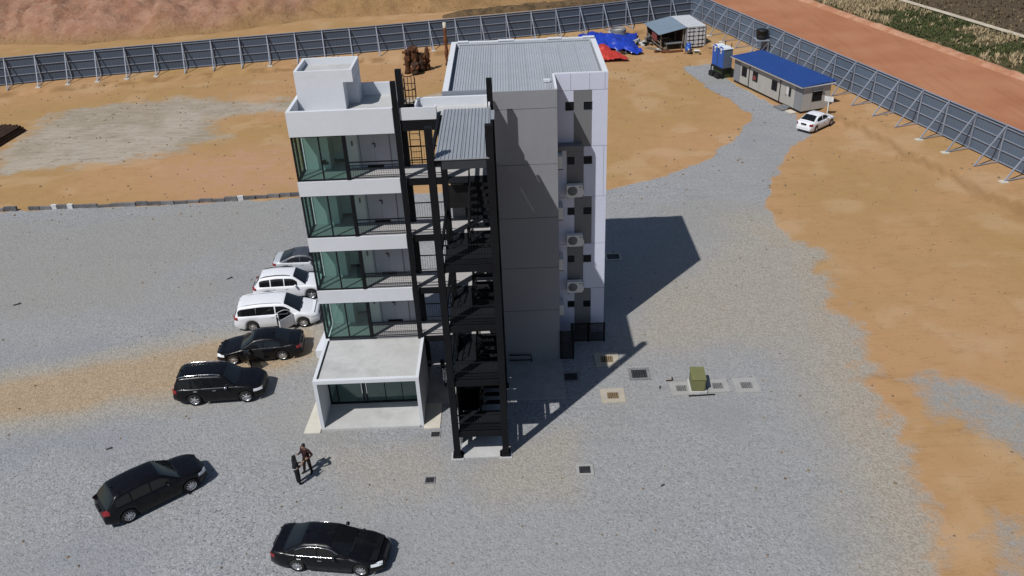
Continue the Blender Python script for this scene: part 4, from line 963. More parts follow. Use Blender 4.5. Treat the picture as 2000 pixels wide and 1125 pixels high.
CROSS = dict(L=4.68, W=1.85, H=1.70, wb=2.72, fo=.92, rw=.36, belt=1.06, clear=.23, tum=.32,
    top=[(0, .62), (.06, .82), (.3, .92), (.9, 1.04), (1.3, 1.09), (4.2, 1.12), (4.5, 1.08), (4.63, .95), (4.68, .62)], cab=(1.18, 2.00, 4.10, 4.60), rdrop=.08,
    win=[(1.75, 2.55), (2.62, 3.42), (3.50, 4.16)], handles=(2.45, 3.3), hz=(.68, .84), tz=(.86, 1.08), spokes=5, rails=True, spoiler=True, plz=.82)
WAGON = dict(CROSS, L=4.78, wb=2.88, fo=.90, H=1.66, rw=.365, cab=(1.2, 2.05, 4.05, 4.66), top=[(0, .60), (.06, .80), (.3, .92), (.9, 1.02), (1.35, 1.06), (4.2, 1.10), (4.6, 1.05), (4.72, .92), (4.78, .60)], rails=False, spokes=10)
SMALL = dict(L=4.25, W=1.70, H=1.46, wb=2.50, fo=.82, rw=.30, belt=.92, clear=.18, tum=.34,
    top=[(0, .50), (.05, .66), (.3, .75), (.9, .88), (1.25, .95), (3.6, .98), (3.85, 1.01), (4.12, .99), (4.21, .86), (4.25, .52)], cab=(1.15, 1.85, 3.02, 3.80), rdrop=.05,
    win=[(1.55, 2.35), (2.42, 3.25)], handles=(2.25, 3.1), hz=(.58, .72), tz=(.72, .92), spokes=6, plz=.78)
COUPE = dict(SEDAN, L=4.55, wb=2.65, fo=.90, H=1.43, cab=(1.30, 2.05, 3.1, 4.05), top=[(0, .50), (.06, .66), (.3, .74), (1.0, .88), (1.45, .95), (3.6, .98), (4.0, 1.02), (4.44, 1.00), (4.52, .86), (4.55, .55)], win=[(1.8, 2.6), (2.66, 3.5)], handles=(2.5, 3.3))
def put(name, label, cat, p, a, b, near, paint, **k):
    off = p['fo'] + p['wb'] / 2 - p['L'] / 2          # wheelbase middle lies this far behind the car's centre
    loc, h = place(*a, *b, off, p['W'], near); return car(name, label, cat, loc, h, p, paint, **k)
put('parked_suv', 'black boxy four wheel drive with chrome mirrors parked on gravel left of the entrance canopy', 'car', SUV, (-17.62, 36.60), (-14.84, 36.74), 'R', pblack)
put('parked_sedan', 'black sedan with its front door open beside the white minivan', 'car', SEDAN, (-13.73, 40.60), (-16.55, 40.33), 'L', pblack, opened=(1, 1.55, 2.70, 62))
put('parked_minivan', 'white minivan with its front door open beside the building', 'car', MPV, (-16.27, 43.80), (-13.22, 44.06), 'R', pwhite, opened=(-1, 1.50, 2.52, 48))
put('parked_suv', 'white crossover with roof rails parked behind the white minivan', 'car', CROSS, (-16.05, 47.30), (-13.37, 47.43), 'R', pwhite)
put('parked_coupe', 'silver car with dark roof, farthest in the row beside the building', 'car', COUPE, (-15.65, 50.75), (-13.0, 50.80), 'R', psilver, roofpaint=pdark)
put('parked_wagon', 'black tall hatchback parked askew on open gravel at the lower left', 'car', WAGON, (-17.95, 28.19), (-15.71, 30.02), 'R', pblack)
put('parked_sedan', 'black sedan with chrome window trim nearest the camera at the bottom edge', 'car', SEDAN2, (-9.71, 24.97), (-7.00, 24.59), 'R', pblack)
put('parked_car', 'small white sedan parked on sand beside the blue roofed site cabin', 'car', SMALL, (27.66, 73.74), (29.58, 75.39), 'R', pwhite)

# ------------------------------------------------------------------ site cabin
blue_roof = M('blue_roof_sheet', (0.018, 0.055, 0.21), 0.45, spec=0.4, var=0.10, scale=0.8)
cream = M('cream_cabin_panel', (0.36, 0.345, 0.32), 0.7, var=0.06, scale=0.8, grime=0.2, gcol=(0.25, 0.22, 0.18))
ch_ = math.atan2(78.87 - 90.03, 27.79 - 23.98)                    # long side runs away from the toilets
cl_ = math.hypot(78.87 - 90.03, 27.79 - 23.98)
cab = thing('site_cabin', 'long cream site cabin with a blue sheet roof on a gravel path', 'cabin', (23.98, 90.03, 0), ch_)
LC, WC, HC = cl_, 3.2, 2.62                                        # x along front, y to the back
def A(name, mb, mat, par=None, **k): return part(name, mb, mat, par or cab, **k)
A('skid', MB().box(.05, LC - .05, .05, WC - .05, 0, .2), black)
wins = [(1.55, 2.35), (3.55, 4.35), (6.9, 7.7)]
nb_ = 10
xs_ = np.linspace(0, LC, nb_ + 1)
A('wall', MB().box(.02, LC - .02, .02, WC - .02, .2, HC - .02), cream)
for i in range(nb_):
    m_ = greyd if i in (0, nb_ - 1) else cream
    A('wall_panel', MB().box(xs_[i] + .012, xs_[i + 1] - .012, -.012, .018, .22, HC - .05), M('grey_cabin_panel', (0.20, 0.205, 0.22), 0.7, var=.06) if i in (0, nb_ - 1) else cream)
for i in range(3): A('wall_panel', MB().box(LC - .018, LC + .012, .06 + i * 1.03, 1.06 + i * 1.03, .22, HC - .05), cream)
for i in range(3): A('wall_panel', MB().box(-.012, .018, .06 + i * 1.03, 1.06 + i * 1.03, .22, HC - .05), cream)
curt = M('red_curtain', (0.20, 0.045, 0.04), .9)
for a, b in wins:
    w = A('window', MB().box(a - .05, b + .05, -.045, -.013, 1.05, 1.12).box(a - .05, b + .05, -.045, -.013, 1.98, 2.05).box(a - .05, a, -.045, -.013, 1.12, 1.98).box(b, b + .05, -.045, -.013, 1.12, 1.98).box((a + b) / 2 - .02, (a + b) / 2 + .02, -.043, -.013, 1.12, 1.98), black)
    A('pane', MB().box(a, (a + b) / 2 - .02, -.03, -.014, 1.12, 1.98), paneb, w); A('pane', MB().box((a + b) / 2 + .02, b, -.03, -.014, 1.12, 1.98), paneb, w)
    if a > 3 and a < 4: A('curtain', MB().box(a + .03, b - .25, -.036, -.031, 1.15, 1.6), curt, w)
d = A('door', MB().box(9.25, 10.10, -.04, -.014, .25, 2.2), cream)
A('pane', MB().box(9.72, 10.05, -.05, -.041, 1.15, 2.05), paneb, d); A('door_handle', MB().box(9.3, 9.36, -.10, -.041, 1.15, 1.25), black, d)
A('poster', MB().box(9.33, 9.66, -.048, -.041, 1.2, 2.0), kerbw, d)
w = A('window', MB().box(LC + .013, LC + .04, 1.1, 2.2, 1.05, 1.11).box(LC + .013, LC + .04, 1.1, 2.2, 1.95, 2.02).box(LC + .013, LC + .04, 1.1, 1.16, 1.11, 1.95).box(LC + .013, LC + .04, 2.14, 2.2, 1.11, 1.95).box(LC + .013, LC + .038, 1.62, 1.68, 1.11, 1.95), black)
A('pane', MB().box(LC + .014, LC + .028, 1.16, 1.62, 1.11, 1.95), paneb, w); A('pane', MB().box(LC + .014, LC + .028, 1.68, 2.14, 1.11, 1.95), paneb, w)
A('window_hood', MB().box(LC + .013, LC + .2, 1.0, 2.3, 2.06, 2.09), greyd)
for x in (2.9, 8.3): A('downpipe', MB().tube([(x, -.07, .2), (x, -.07, HC - .05)], .04, 6), black)
rm = MB(); prof = []; k = 40
for i in range(k): a = -.3 + (LC + .6) * i / k; w_ = (LC + .6) / k; prof += [(a, 0), (a + w_ * .7, 0), (a + w_ * .78, .035), (a + w_ * .92, .035)]
prof.append((LC + .3, 0))
rm.grid([[(x, -.42, HC + .10 + z) for x, z in prof], [(x, WC + .3, HC + .26 + z) for x, z in prof]], True and False, True)
A('roof', rm, blue_roof)
A('fascia', MB().box(-.28, LC + .28, -.40, -.36, HC - .04, HC + .09).box(-.28, LC + .28, WC + .24, WC + .28, HC + .06, HC + .24), cream)
A('gable', MB().prism([(LC - .01, -.35), (LC + .26, -.35), (LC + .26, WC + .24), (LC - .01, WC + .24)], HC - .04, HC + .09), white2)
A('step', MB().box(9.0, 10.4, -1.1, -.4, 0, .14).box(9.2, 10.2, -.45, -.06, .141, .2), greyd)
A('pallet', MB().box(10.6, 11.5, -.9, -.2, 0, .1), conc2)

sg = thing('sign_board', 'small white notice board on a post beside the site cabin corner', 'sign', (29.9, 77.6, 0), R(-35))
part('post', MB().box(-.05, .05, -.05, .05, 0, 1.6), kerbw, sg)
part('board', MB().box(-.42, .42, -.09, -.05, 1.55, 2.05), kerbw, sg)
# ------------------------------------------------------------------ portable toilets
bluep = M('blue_plastic', (0.020, 0.085, 0.36), 0.45, spec=.4, var=.08, scale=1.5)
bluegrey = M('blue_grey_plastic', (0.10, 0.125, 0.17), 0.5, var=.08)
lw = M('translucent_white', (0.62, 0.66, 0.70), .5, var=.04)
def toilet(label, loc, rz):
    a = thing('portable_toilet', label, 'toilet', loc, rz, 'blue portable toilets')
    part('cabin', MB().box(-.52, .52, -.52, .55, .12, 2.12), bluegrey, a)
    part('base', MB().box(-.56, .56, -.58, .58, 0, .12), black, a)
    part('roof', MB().prism([(-.58, -.6), (.58, -.6), (.58, .6), (-.58, .6)], 2.121, 2.18).prism([(-.45, -.5), (.45, -.5), (.45, .5), (-.45, .5)], 2.181, 2.26), lw, a)
    d = part('door', MB().box(-.50, .50, -.57, -.522, .14, 2.05), bluep, a)
    part('arch', MB().add([(.5 * math.cos(math.pi * i / 10), -.58, 2.05 + .3 * math.sin(math.pi * i / 10)) for i in range(11)] + [(.5 * math.cos(math.pi * i / 10), -.53, 2.05 + .3 * math.sin(math.pi * i / 10)) for i in range(11)], [tuple(range(11)), tuple(range(21, 10, -1))] + [(i, i + 1, i + 12, i + 11) for i in range(10)]), bluep, a)
    part('emblem', MB().lathe([(0, -.592), (.17, -.59), (.17, -.581)], (0, 0, 1.95), 'y', 14).prism([(-.12, -.589), (.12, -.589), (.05, -.581), (-.05, -.581)], 1.6, 1.85), kerbw, d)
    part('vent', MB().tube([(.38, .42, 2.2), (.38, .42, 2.7)], .05, 6), black, a)
tz_ = math.atan2(-(22.25 - 23.71), 0) * 0
ta = ch_
plat = thing('toilet_stand', 'dark steel stand with tank carrying the two blue toilets', 'stand', (23.15, 92.3, 0), ta)
part('frame', MB().box(-1.2, 1.2, -.6, .65, .92, 1.0), black, plat)
for x in (-1.15, 1.15):
    for y in (-.55, .6): part('leg', MB().box(x - .05, x + .05, y - .05, y + .05, 0, .92), black, plat)
part('tank', MB().box(-.9, 1.0, -.45, .6, .05, .9), M('dark_green_tank', (0.03, 0.045, 0.018), .7), plat)
part('step', MB().box(-.9, -.1, -1.0, -.6, 0, .5).box(.2, 1.0, -1.0, -.6, 0, .5), black, plat)
n_ = Vector((math.cos(ta), math.sin(ta), 0))
toilet('blue portable toilet farther from the cabin, on the dark stand', (23.15 - n_.x * .6, 92.3 - n_.y * .6, 1.0), ta)
toilet('blue portable toilet nearer to the blue roofed cabin, on the dark stand', (23.15 + n_.x * .6, 92.3 + n_.y * .6, 1.0), ta)
# ------------------------------------------------------------------ water tank
wt = thing('water_tank', 'black plastic water tank on a tall thin steel stand by the fence', 'tank', (29.2, 99.0, 0))
part('vessel', MB().lathe([(0, 2.05), (.52, 2.06), (.60, 2.2), (.62, 2.5), (.60, 2.52), (.64, 2.56), (.66, 3.0), (.70, 3.04), (.68, 3.12), (.3, 3.22), (0, 3.23)], n=18), black, wt)
part('platform', MB().box(-.75, .75, -.75, .75, 1.95, 2.04), galv, wt)
for x in (-.65, .65):
    for y in (-.65, .65): part('leg', MB().bar((x * 1.05, y * 1.05, 0), (x, y, 1.95), .07), galv, wt)
part('brace', MB().bar((-.66, -.67, .2), (.66, -.67, 1.8), .04).bar((.67, -.66, .2), (.67, .66, 1.8), .04), galv, wt)
# ------------------------------------------------------------------ container and lean-to shed
ca = math.atan2(103.47 - 103.81, 23.71 - 21.6)
ct = thing('shipping_container', 'white shipping container with lattice of lock bars on its end doors', 'container', (21.45, 103.7, 0), R(9))
wc = M('white_container', (0.50, 0.50, 0.51), .7, var=.08, scale=1.2, grime=.35, gcol=(.28, .25, .22))
LCt = 6.0
part('box', MB().box(0, 2.44, .05, LCt, .15, 2.55), wc, ct)
part('roof', MB().box(-.02, 2.46, .0, LCt, 2.551, 2.60), M('dusty_white_roof', (.45, .46, .48), .7, var=.1), ct)
for x in (0, 2.44): part('corner_post', MB().box(x - .07, x + .07, -.02, .1, .0, 2.6), greyd, ct)
for i in range(2):
    x0 = .09 + i * 1.15
    d = part('door', MB().box(x0, x0 + 1.11, -.01, .04, .2, 2.5), wc, ct)
    for k in range(2): part('lock_bar', MB().tube([(x0 + .3 + k * .5, -.05, .2), (x0 + .3 + k * .5, -.05, 2.5)], .03, 6), black, d)
    for z in (.45, .95, 1.45, 1.95, 2.35): part('cross_bar', MB().box(x0 + .06, x0 + 1.05, -.035, -.012, z, z + .09), black, d)
for i in range(20): part('side_rib', MB().box(-.035, -.001, .2 + i * .29, .34 + i * .29, .25, 2.45), wc, ct)
shx = thing('lean_to_shed', 'open timber lean-to with blue grey sheet roof against the white container', 'shed', (19.55, 104.6, 0), R(9))
wood = M('grey_timber', (0.20, 0.165, 0.125), .9, var=.3, scale=3)
sheetb = M('blue_grey_sheet', (0.165, 0.215, 0.265), .55, var=.07, scale=.7)
for x, z in ((-1.35, 1.95), (1.45, 2.45)):
    for y in (-.9, 1.8, 4.4): part('post', MB().box(x - .06, x + .06, y - .06, y + .06, 0, z), wood, shx)
part('beam', MB().bar((-1.6, -.95, 1.93), (1.55, -.95, 2.48), .08, .12).bar((-1.6, 4.5, 1.93), (1.55, 4.5, 2.48), .08, .12), wood, shx)
for k in range(4):
    a_ = -1.3 + k * 1.5
    z0_, z1_ = 1.98 + .01 * k, 2.62 + .01 * k
    part('roof_sheet', MB().add([(-1.75, a_, z0_), (1.72, a_, z1_), (1.72, a_ + 1.52, z1_), (-1.75, a_ + 1.52, z0_), (-1.75, a_, z0_ - .04), (1.72, a_, z1_ - .04), (1.72, a_ + 1.52, z1_ - .04), (-1.75, a_ + 1.52, z0_ - .04)], [(0, 1, 2, 3), (7, 6, 5, 4), (0, 4, 5, 1), (1, 5, 6, 2), (2, 6, 7, 3), (3, 7, 4, 0)]), sheetb, shx)
part('back_wall', MB().box(1.52, 1.56, -.8, 4.4, .1, 2.3).box(-1.3, 1.5, 4.42, 4.46, .1, 2.0), drust, shx)
part('rail', MB().box(-1.48, -1.42, -.9, 4.4, .9, 1.0).box(-1.48, -1.42, -.9, 4.4, .45, .53), wood, shx)
tb = thing('work_bench', 'cluttered timber bench under the lean-to roof', 'bench', (19.9, 103.9, 0), R(9))
part('top', MB().box(-1.0, 1.1, -.45, .45, .72, .8), greyd, tb)
for x in (-.9, 1.0):
    for y in (-.35, .35): part('leg', MB().box(x - .04, x + .04, y - .04, y + .04, 0, .72), wood, tb)
single('red_sheet', MB().box(-.9, .9, -.03, .03, .9, 1.7), curt, 'dull red sheet hung on the open left side of the shed', 'sheet', (17.85, 105.2, 0), R(99))
for i, (x, y, l, an, lb) in enumerate(((17.6, 104.2, 1.9, -40, 'pale loose timber lying left of the lean-to shed'), (18.6, 102.9, 1.3, -35, 'short timber lying before the lean-to shed, by the bench'), (20.0, 102.6, 1.9, 12, 'rust brown timber lying before the shed bench'))):
    m = MB()
    for k in range(4): m.bar((-l / 2, k * .13 - .2, .06 + .05 * (k % 2)), (l / 2, k * .15 - .2, .08), .11, .08)
    single('timber_pile', m, (wood, rust, rust)[i], lb, 'timber', (x, y, 0), R(an), 'timber heaps round the shed')
def rubble(name, label, loc, r, n, mats, h=.5, group=None, seed=1):
    q = random.Random(seed); t = thing(name, label, 'rubble', loc, 0, group)
    for i in range(n):
        a = q.uniform(0, 6.28); d_ = r * math.sqrt(q.random()); z = max(0, h * (1 - d_ / r)) * q.random()
        s_ = q.uniform(.12, .32); m = MB().box(-s_, s_, -s_ * .6, s_ * .6, -s_ * .4, s_ * .4)
        m.xf(Matrix.Translation((d_ * math.cos(a), d_ * math.sin(a) * .7, z + .1)) @ Matrix.Rotation(q.uniform(0, 3), 4, 'Z') @ Matrix.Rotation(q.uniform(-.6, .6), 4, 'X'))
        part('lump', m, q.choice(mats), t)
rubble('scrap_heap', 'heap of pale sacks and scrap between the blue tarpaulin and the shed', (16.3, 106.8, 0), 1.5, 30, [kerbw, wc, greyd, kerbw, black], .8, seed=3)
rubble('scrap_heap', 'dark scrap heaped against the left side of the lean-to shed', (17.3, 106.4, 0), .9, 18, [black, drust, greyd, wood], 1.2, seed=5)
rubble('scrap_heap', 'brown offcuts strewn on sand in front of the lean-to shed', (18.7, 103.2, 0), 1.2, 16, [rust, wood, kerbw, drust], .3, seed=8)
rubble('scrap_heap', 'small dark debris at the right foot of the white container', (24.6, 102.6, 0), .7, 10, [black, wood, drust], .3, seed=9)
rubble('scrap_heap', 'brown broken timber under the edge of the blue tarpaulin', (13.7, 102.8, 0), 1.0, 16, [wood, drust, greyd], .4, seed=10)
bm_ = MB().lathe([(0, 0), (.28, 0), (.30, .3), (.29, .32), (.30, .6), (.28, .9), (0, .9)], n=14)
single('barrel', bm_, bluep, 'blue plastic barrel standing at the container doors', 'barrel', (21.65, 102.9, 0))
sc_ = thing('mixer', 'small blue machine with a white hub in front of the barrel', 'machine', (21.3, 101.5, 0))
part('drum', MB().lathe([(0, -.35), (.28, -.33), (.38, 0), (.24, .3), (0, .31)], (0, 0, .6), 'y', 14), bluep, sc_)
part('frame', MB().bar((-.35, 0, 0), (-.2, 0, .6), .06).bar((.35, 0, 0), (.2, 0, .6), .06), black, sc_)
part('wheel', MB().lathe([(0, -.06), (.2, -.06), (.2, .06), (0, .06)], (.35, -.25, .2), 'y', 12), black, sc_)
part('hub', MB().lathe([(0, -.37), (.12, -.36)], (0, 0, .6), 'y', 10), kerbw, sc_)
cr = thing('crate', 'tan cardboard crate on sand before the container doors', 'crate', (22.25, 101.2, 0), R(-10))
cardb = M('cardboard', (.34, .26, .15), .9, var=.1)
part('body', MB().box(-.35, .35, -.3, .3, 0, .6), cardb, cr); part('flap', MB().add([(-.35, -.3, .605), (.35, -.3, .605), (.42, -.5, .5), (-.3, -.52, .52)], [(0, 1, 2, 3)]), kerbw, cr)
dr = thing('steel_drum', 'dark open drum standing behind the blue tarpaulin', 'drum', (13.9, 109.0, 0))
part('shell', MB().lathe([(.95, 0), (.97, .6), (.95, .62), (.98, 1.3), (.96, 1.55), (.9, 1.55), (.88, 1.2)], n=18), greyd, dr); part('fill', MB().lathe([(0, 1.25), (.88, 1.22)], n=18), conc2, dr)
# tarpaulins: cloth lying over heaps
def tarp(name, label, mat, poly_fn, loc, nx_, ny_, hfun, seed):
    P2 = []
    for i in range(nx_ + 1):
        row = []
        for j in range(ny_ + 1):
            u, v = i / nx_, j / ny_; x, y = poly_fn(u, v); row.append((x, y, hfun(u, v, x, y)))
        P2.append(row)
    m = MB().grid(P2, True); return single(name, m, mat, label, 'tarpaulin', loc)
blt = M('blue_tarpaulin', (0.012, 0.04, 0.34), .35, spec=.5, var=.12, scale=2)
rdt = M('red_tarpaulin', (0.40, 0.035, 0.025), .5, spec=.4, var=.1, scale=2)
def wr(x, y, s, a): return a * (abs(float(vnoise(np.array(x), np.array(y), s, 61)) - .5) * 2) ** .7
def blf(u, v):
    x = -3.6 + 6.6 * u + .5 * math.sin(v * 5 + u * 3); y = -3.2 + 6.6 * v - 2.2 * u * (1 - v) * 0 + .6 * math.sin(u * 7)
    if v < .35: x += 1.2 * (0.35 - v) * 3 * (1 - u)
    return x, y - 2.4 * u * (1 - v)
tarp('blue_tarpaulin', 'crumpled bright blue tarpaulin thrown over a heap behind the grey roof', blt, blf, (13.0, 107.2, 0), 40, 40,
     lambda u, v, x, y: .06 + (math.sin(math.pi * u) * math.sin(math.pi * v)) ** .6 * .85 + wr(x, y, .9, .5) + wr(x + 9, y, 2.3, .22), 1)
tarp('red_tarpaulin', 'crumpled red tarpaulin in front of the blue one, beside the grey roof', rdt, lambda u, v: (-1.3 + 3.2 * u * (1.2 - v * .7) + .25 * math.sin(v * 9), -2.8 + 5.6 * v), (11.4, 102.0, 0), 28, 32,
     lambda u, v, x, y: .05 + (math.sin(math.pi * u) * math.sin(math.pi * v)) ** .6 * (.3 + 1.0 * v) + wr(x, y, 1.2, .35) + wr(x, y, 2.6, .15), 2)
# ------------------------------------------------------------------ rusty piles
brust = M('brown_rust', (0.075, 0.036, 0.02), .95, spec=.1, var=.5, scale=3, bump=.6, bscale=10, grime=.7, gcol=(.02, .014, .011))
def rusty(label, x, y, h, r, lean, seed):
    q = random.Random(seed); t = thing('rusty_pile', label, 'steel pile', (x, y, 0), 0, 'rusty piles standing behind the office block')
    m = MB(); n = 8; pts = []; rs = []
    for i in range(n + 1): k = i / n; pts.append((lean[0] * k + q.uniform(-.03, .03), lean[1] * k + q.uniform(-.03, .03), h * k)); rs.append(r * q.uniform(.72, 1.22))
    m.tube(pts, rs, 9); part('shaft', m, brust if seed % 2 else drust, t)
    f = MB()
    for i in range(9): a = q.uniform(0, 6.28); z = h * q.uniform(.1, .97); c_, s_ = math.cos(a) * r * 1.05, math.sin(a) * r * 1.05; f.box(c_ - .1, c_ + .1, s_ - .1, s_ + .1, z, z + q.uniform(.1, .3))
    part('lug', f, rust, t)
for a in (('leftmost rusty pile of the group behind the ladder, brown and rough', -11.8, 98.2, 2.7, .40, (.1, 0), 1), ('tallest stout rusty pile of the group, second from left', -11.0, 98.5, 2.9, .46, (0, .1), 3), ('dark pile in the middle of the rusty group, low and broad', -10.3, 98.9, 2.1, .5, (0, 0), 2), ('slim brown pile at the right end of the rusty group', -9.6, 99.2, 2.6, .28, (.05, 0), 5), ('dark stub pile in front of the rusty group', -10.9, 97.6, 1.3, .42, (0, 0), 4)): rusty(*a)
pl = thing('rusty_pole', 'tall thin rusty pole with a pale top, beside the left edge of the grey roof', 'pole', (-7.4, 100.9, 0))
q = random.Random(12)
part('shaft', MB().tube([(q.uniform(-.05, .05) + .05 * i / 10, q.uniform(-.05, .05), i * .45) for i in range(11)], [q.uniform(.14, .26) for i in range(11)], 8), rust, pl); part('cap', MB().lathe([(0, 5.0), (.2, 4.98), (.2, 4.4)], n=10), conc2, pl)
# stack of rusty bars at the left edge
bs = thing('bar_stack', 'stack of long dark rusty bars on sand at the left edge', 'steel bars', (-50.3, 82.0, 0), 0)
dvec = Vector((-1.3, -6.6, 0)).normalized()
for lay_ in range(3):
    for k in range(11 - lay_):
        ox = -.0 - k * .26 - lay_ * .13; ln = 11 + random.uniform(-.5, .5); st0 = Vector((ox + .9, 1.2 + random.uniform(-.25, .25) + k * .07, .13 + lay_ * .2))
        m = MB().bar(st0, st0 + Vector((-.18 - .03 * k / 10, -.98, 0)).normalized() * ln if False else st0 + Vector((-.10, -.995, 0)) * ln, .17, .17); part('bar', m, drust, bs)
# ------------------------------------------------------------------ drains, cabinet, mesh enclosures
dconc = M('dusty_concrete', (0.29, 0.285, 0.275), .9, var=.15, scale=1.5, grime=.5, gcol=(.24, .225, .20)); dcream = M('dusty_cream', (0.36, 0.325, 0.265), .9, var=.15, scale=1.5, grime=.4, gcol=(.29, .25, .20))
gratem = M('iron_grate', (.03, .032, .035), .7, var=.3); gratel = M('rusty_grate', (.20, .14, .075), .9, var=.3, scale=4)
def drain(label, x, y, w, fr, gm, fm, rz=0):
    t = thing('drain_cover', label, 'drain cover', (x, y, 0), rz, 'drain covers in the gravel yard')
    part('surround', MB().box(-w - fr, w + fr, -w * .9 - fr, -w * .9, 0, .05).box(-w - fr, w + fr, w * .9, w * .9 + fr, 0, .05).box(-w - fr, -w, -w * .9, w * .9, 0, .05).box(w, w + fr, -w * .9, w * .9, 0, .05), fm, t)
    part('pit', MB().box(-w, w, -w * .9, w * .9, 0, .016), black, t)
    n = 6
    for k in range(n): part('grate_bar', MB().box(-w + (2 * w) * (k + .18) / n, -w + 2 * w * (k + .82) / n, -w * .88, w * .88, .02, .044), gm, t)
drain('dusty tan drain cover half in shade beside the mesh enclosure', 4.83, 39.40, .34, .34, gratel, dcream)
drain('dark drain cover wholly in the shade of the stair tower', 2.69, 37.87, .36, .10, gratem, M('dark_surround', (.17,.17,.17), .9, var=.3, scale=3))
drain('black grated drain with dark surround, between tan covers and green cabinet', 6.45, 37.9, .42, .16, gratem, M('dark_surround', (.17,.17,.17), .9, var=.3, scale=3))
drain('sunlit tan drain cover in cream surround, in front of the building shadow', 4.79, 36.06, .30, .34, gratel, dcream)
drain('black square drain cover alone in open gravel, right of the stair foot', 2.81, 30.45, .27, .14, gratem, dconc)
drain('small black drain cover in open gravel, left of the stair foot', -4.53, 30.15, .20, .05, gratem, M('dark_surround', (.17,.17,.17), .9, var=.3, scale=3))
drain('small dark drain cover just in front of the canopy corner', -4.48, 33.45, .22, .03, gratem, dconc)
drain('drain cover by the building, inside the long shadow', 6.60, 51.5, .42, .14, gratem, dcream)
drain('worn grey drain in pale concrete, farthest right of the cabinet', 11.98, 36.5, .30, .36, M('grey_grate', (.17, .17, .17), .9, var=.3, scale=6), dconc)
drain('worn grey drain close to the right of the green cabinet', 10.45, 36.55, .28, .30, M('grey_grate', (.17, .17, .17), .9), dconc)
drain('worn grey drain close to the left of the green cabinet', 8.50, 36.45, .28, .32, M('grey_grate', (.17, .17, .17), .9), dconc)
gb = thing('feeder_cabinet', 'olive green steel cabinet on a concrete plinth in the gravel', 'cabinet', (9.34, 36.55, 0), R(-3))
olive = M('olive_steel', (0.145, 0.150, 0.062), .55, spec=.4, var=.08, scale=2)
part('plinth', MB().box(-.45, .45, -.6, .6, 0, .12), conc, gb)
part('body', MB().box(-.35, .35, -.50, .50, .12, .86), olive, gb)
part('lid', MB().add([(-.38, -.54, .84), (.38, -.54, .84), (.38, .54, .92), (-.38, .54, .92), (-.38, -.54, .885), (.38, -.54, .885), (.38, .54, .965), (-.38, .54, .965)], [(0, 3, 2, 1), (4, 5, 6, 7), (0, 1, 5, 4), (1, 2, 6, 5), (2, 3, 7, 6), (3, 0, 4, 7)]), olive, gb)
part('door', MB().box(-.31, .31, -.525, -.502, .18, .80), olive, gb); part('louvre', MB().box(.352, .37, -.35, .35, .3, .36).box(.352, .37, -.35, .35, .45, .51), black, gb)
single('steel_bar', MB().bar((-.75, 0, .06), (.65, .06, .06), .05), black, 'black bar lying on gravel in front of the green cabinet', 'bar', (9.5, 35.75, 0))
single('bracket', MB().bar((-.15, 0, .02), (.2, 0, .03), .06).bar((.2, 0, .03), (.22, .25, .05), .06), drust, 'small L shaped dark scrap left of the green cabinet', 'scrap', (7.95, 37.2, 0))
meshm = M('dark_mesh_infill', (.010, .012, .013), .7, var=.2)
def enclosure(label, pts, h, loc):
    t = thing('mesh_fence', label, 'mesh fence', loc, 0, 'mesh enclosures at the foot of the white wing'); o = Vector(loc)
    for a, b in zip(pts[:-1], pts[1:]):
        a = Vector((*a, 0)) - o; b = Vector((*b, 0)) - o
        part('post', MB().box(a.x - .04, a.x + .04, a.y - .04, a.y + .04, 0, h + .05), steel, t); part('post', MB().box(b.x - .04, b.x + .04, b.y - .04, b.y + .04, 0, h + .05), steel, t)
        part('top_rail', MB().bar(a + Vector((0, 0, h)), b + Vector((0, 0, h)), .05), steel, t); part('bottom_rail', MB().bar(a + Vector((0, 0, .08)), b + Vector((0, 0, .08)), .05), steel, t)
        m = MB(); L_ = (b - a).length; n = int(L_ / .065)
        for k in range(1, n): p_ = a + (b - a) * k / n; m.bar(p_ + Vector((0, 0, .08)), p_ + Vector((0, 0, h)), .028)
        for k in range(1, 14): z = .08 + (h - .08) * k / 14; m.bar(a + Vector((0, 0, z)), b + Vector((0, 0, z)), .028)
        part('mesh_panel', m, meshm, t)
enclosure('black mesh fence panel round meters against the right of the white wing', [(2.98, 40.05), (2.98, 41.33), (3.95, 41.32), (4.88, 41.30)], 1.25, (2.98, 41.3, 0))
enclosure('narrow black mesh gate beside the grey wall corner', [(2.26, 39.62), (2.96, 39.62)], 1.85, (2.26, 39.62, 0))
single('pipe', MB().tube([(-1.2, 0, .5), (.0, -.05, .5), (.05, -.05, .0)], .04, 6).tube([(-1.2, 0, .15), (.0, -.02, .15)], .03, 6), steel, 'dark pipe stub along the shaded grey wall foot', 'pipe', (.55, 39.5, 0))
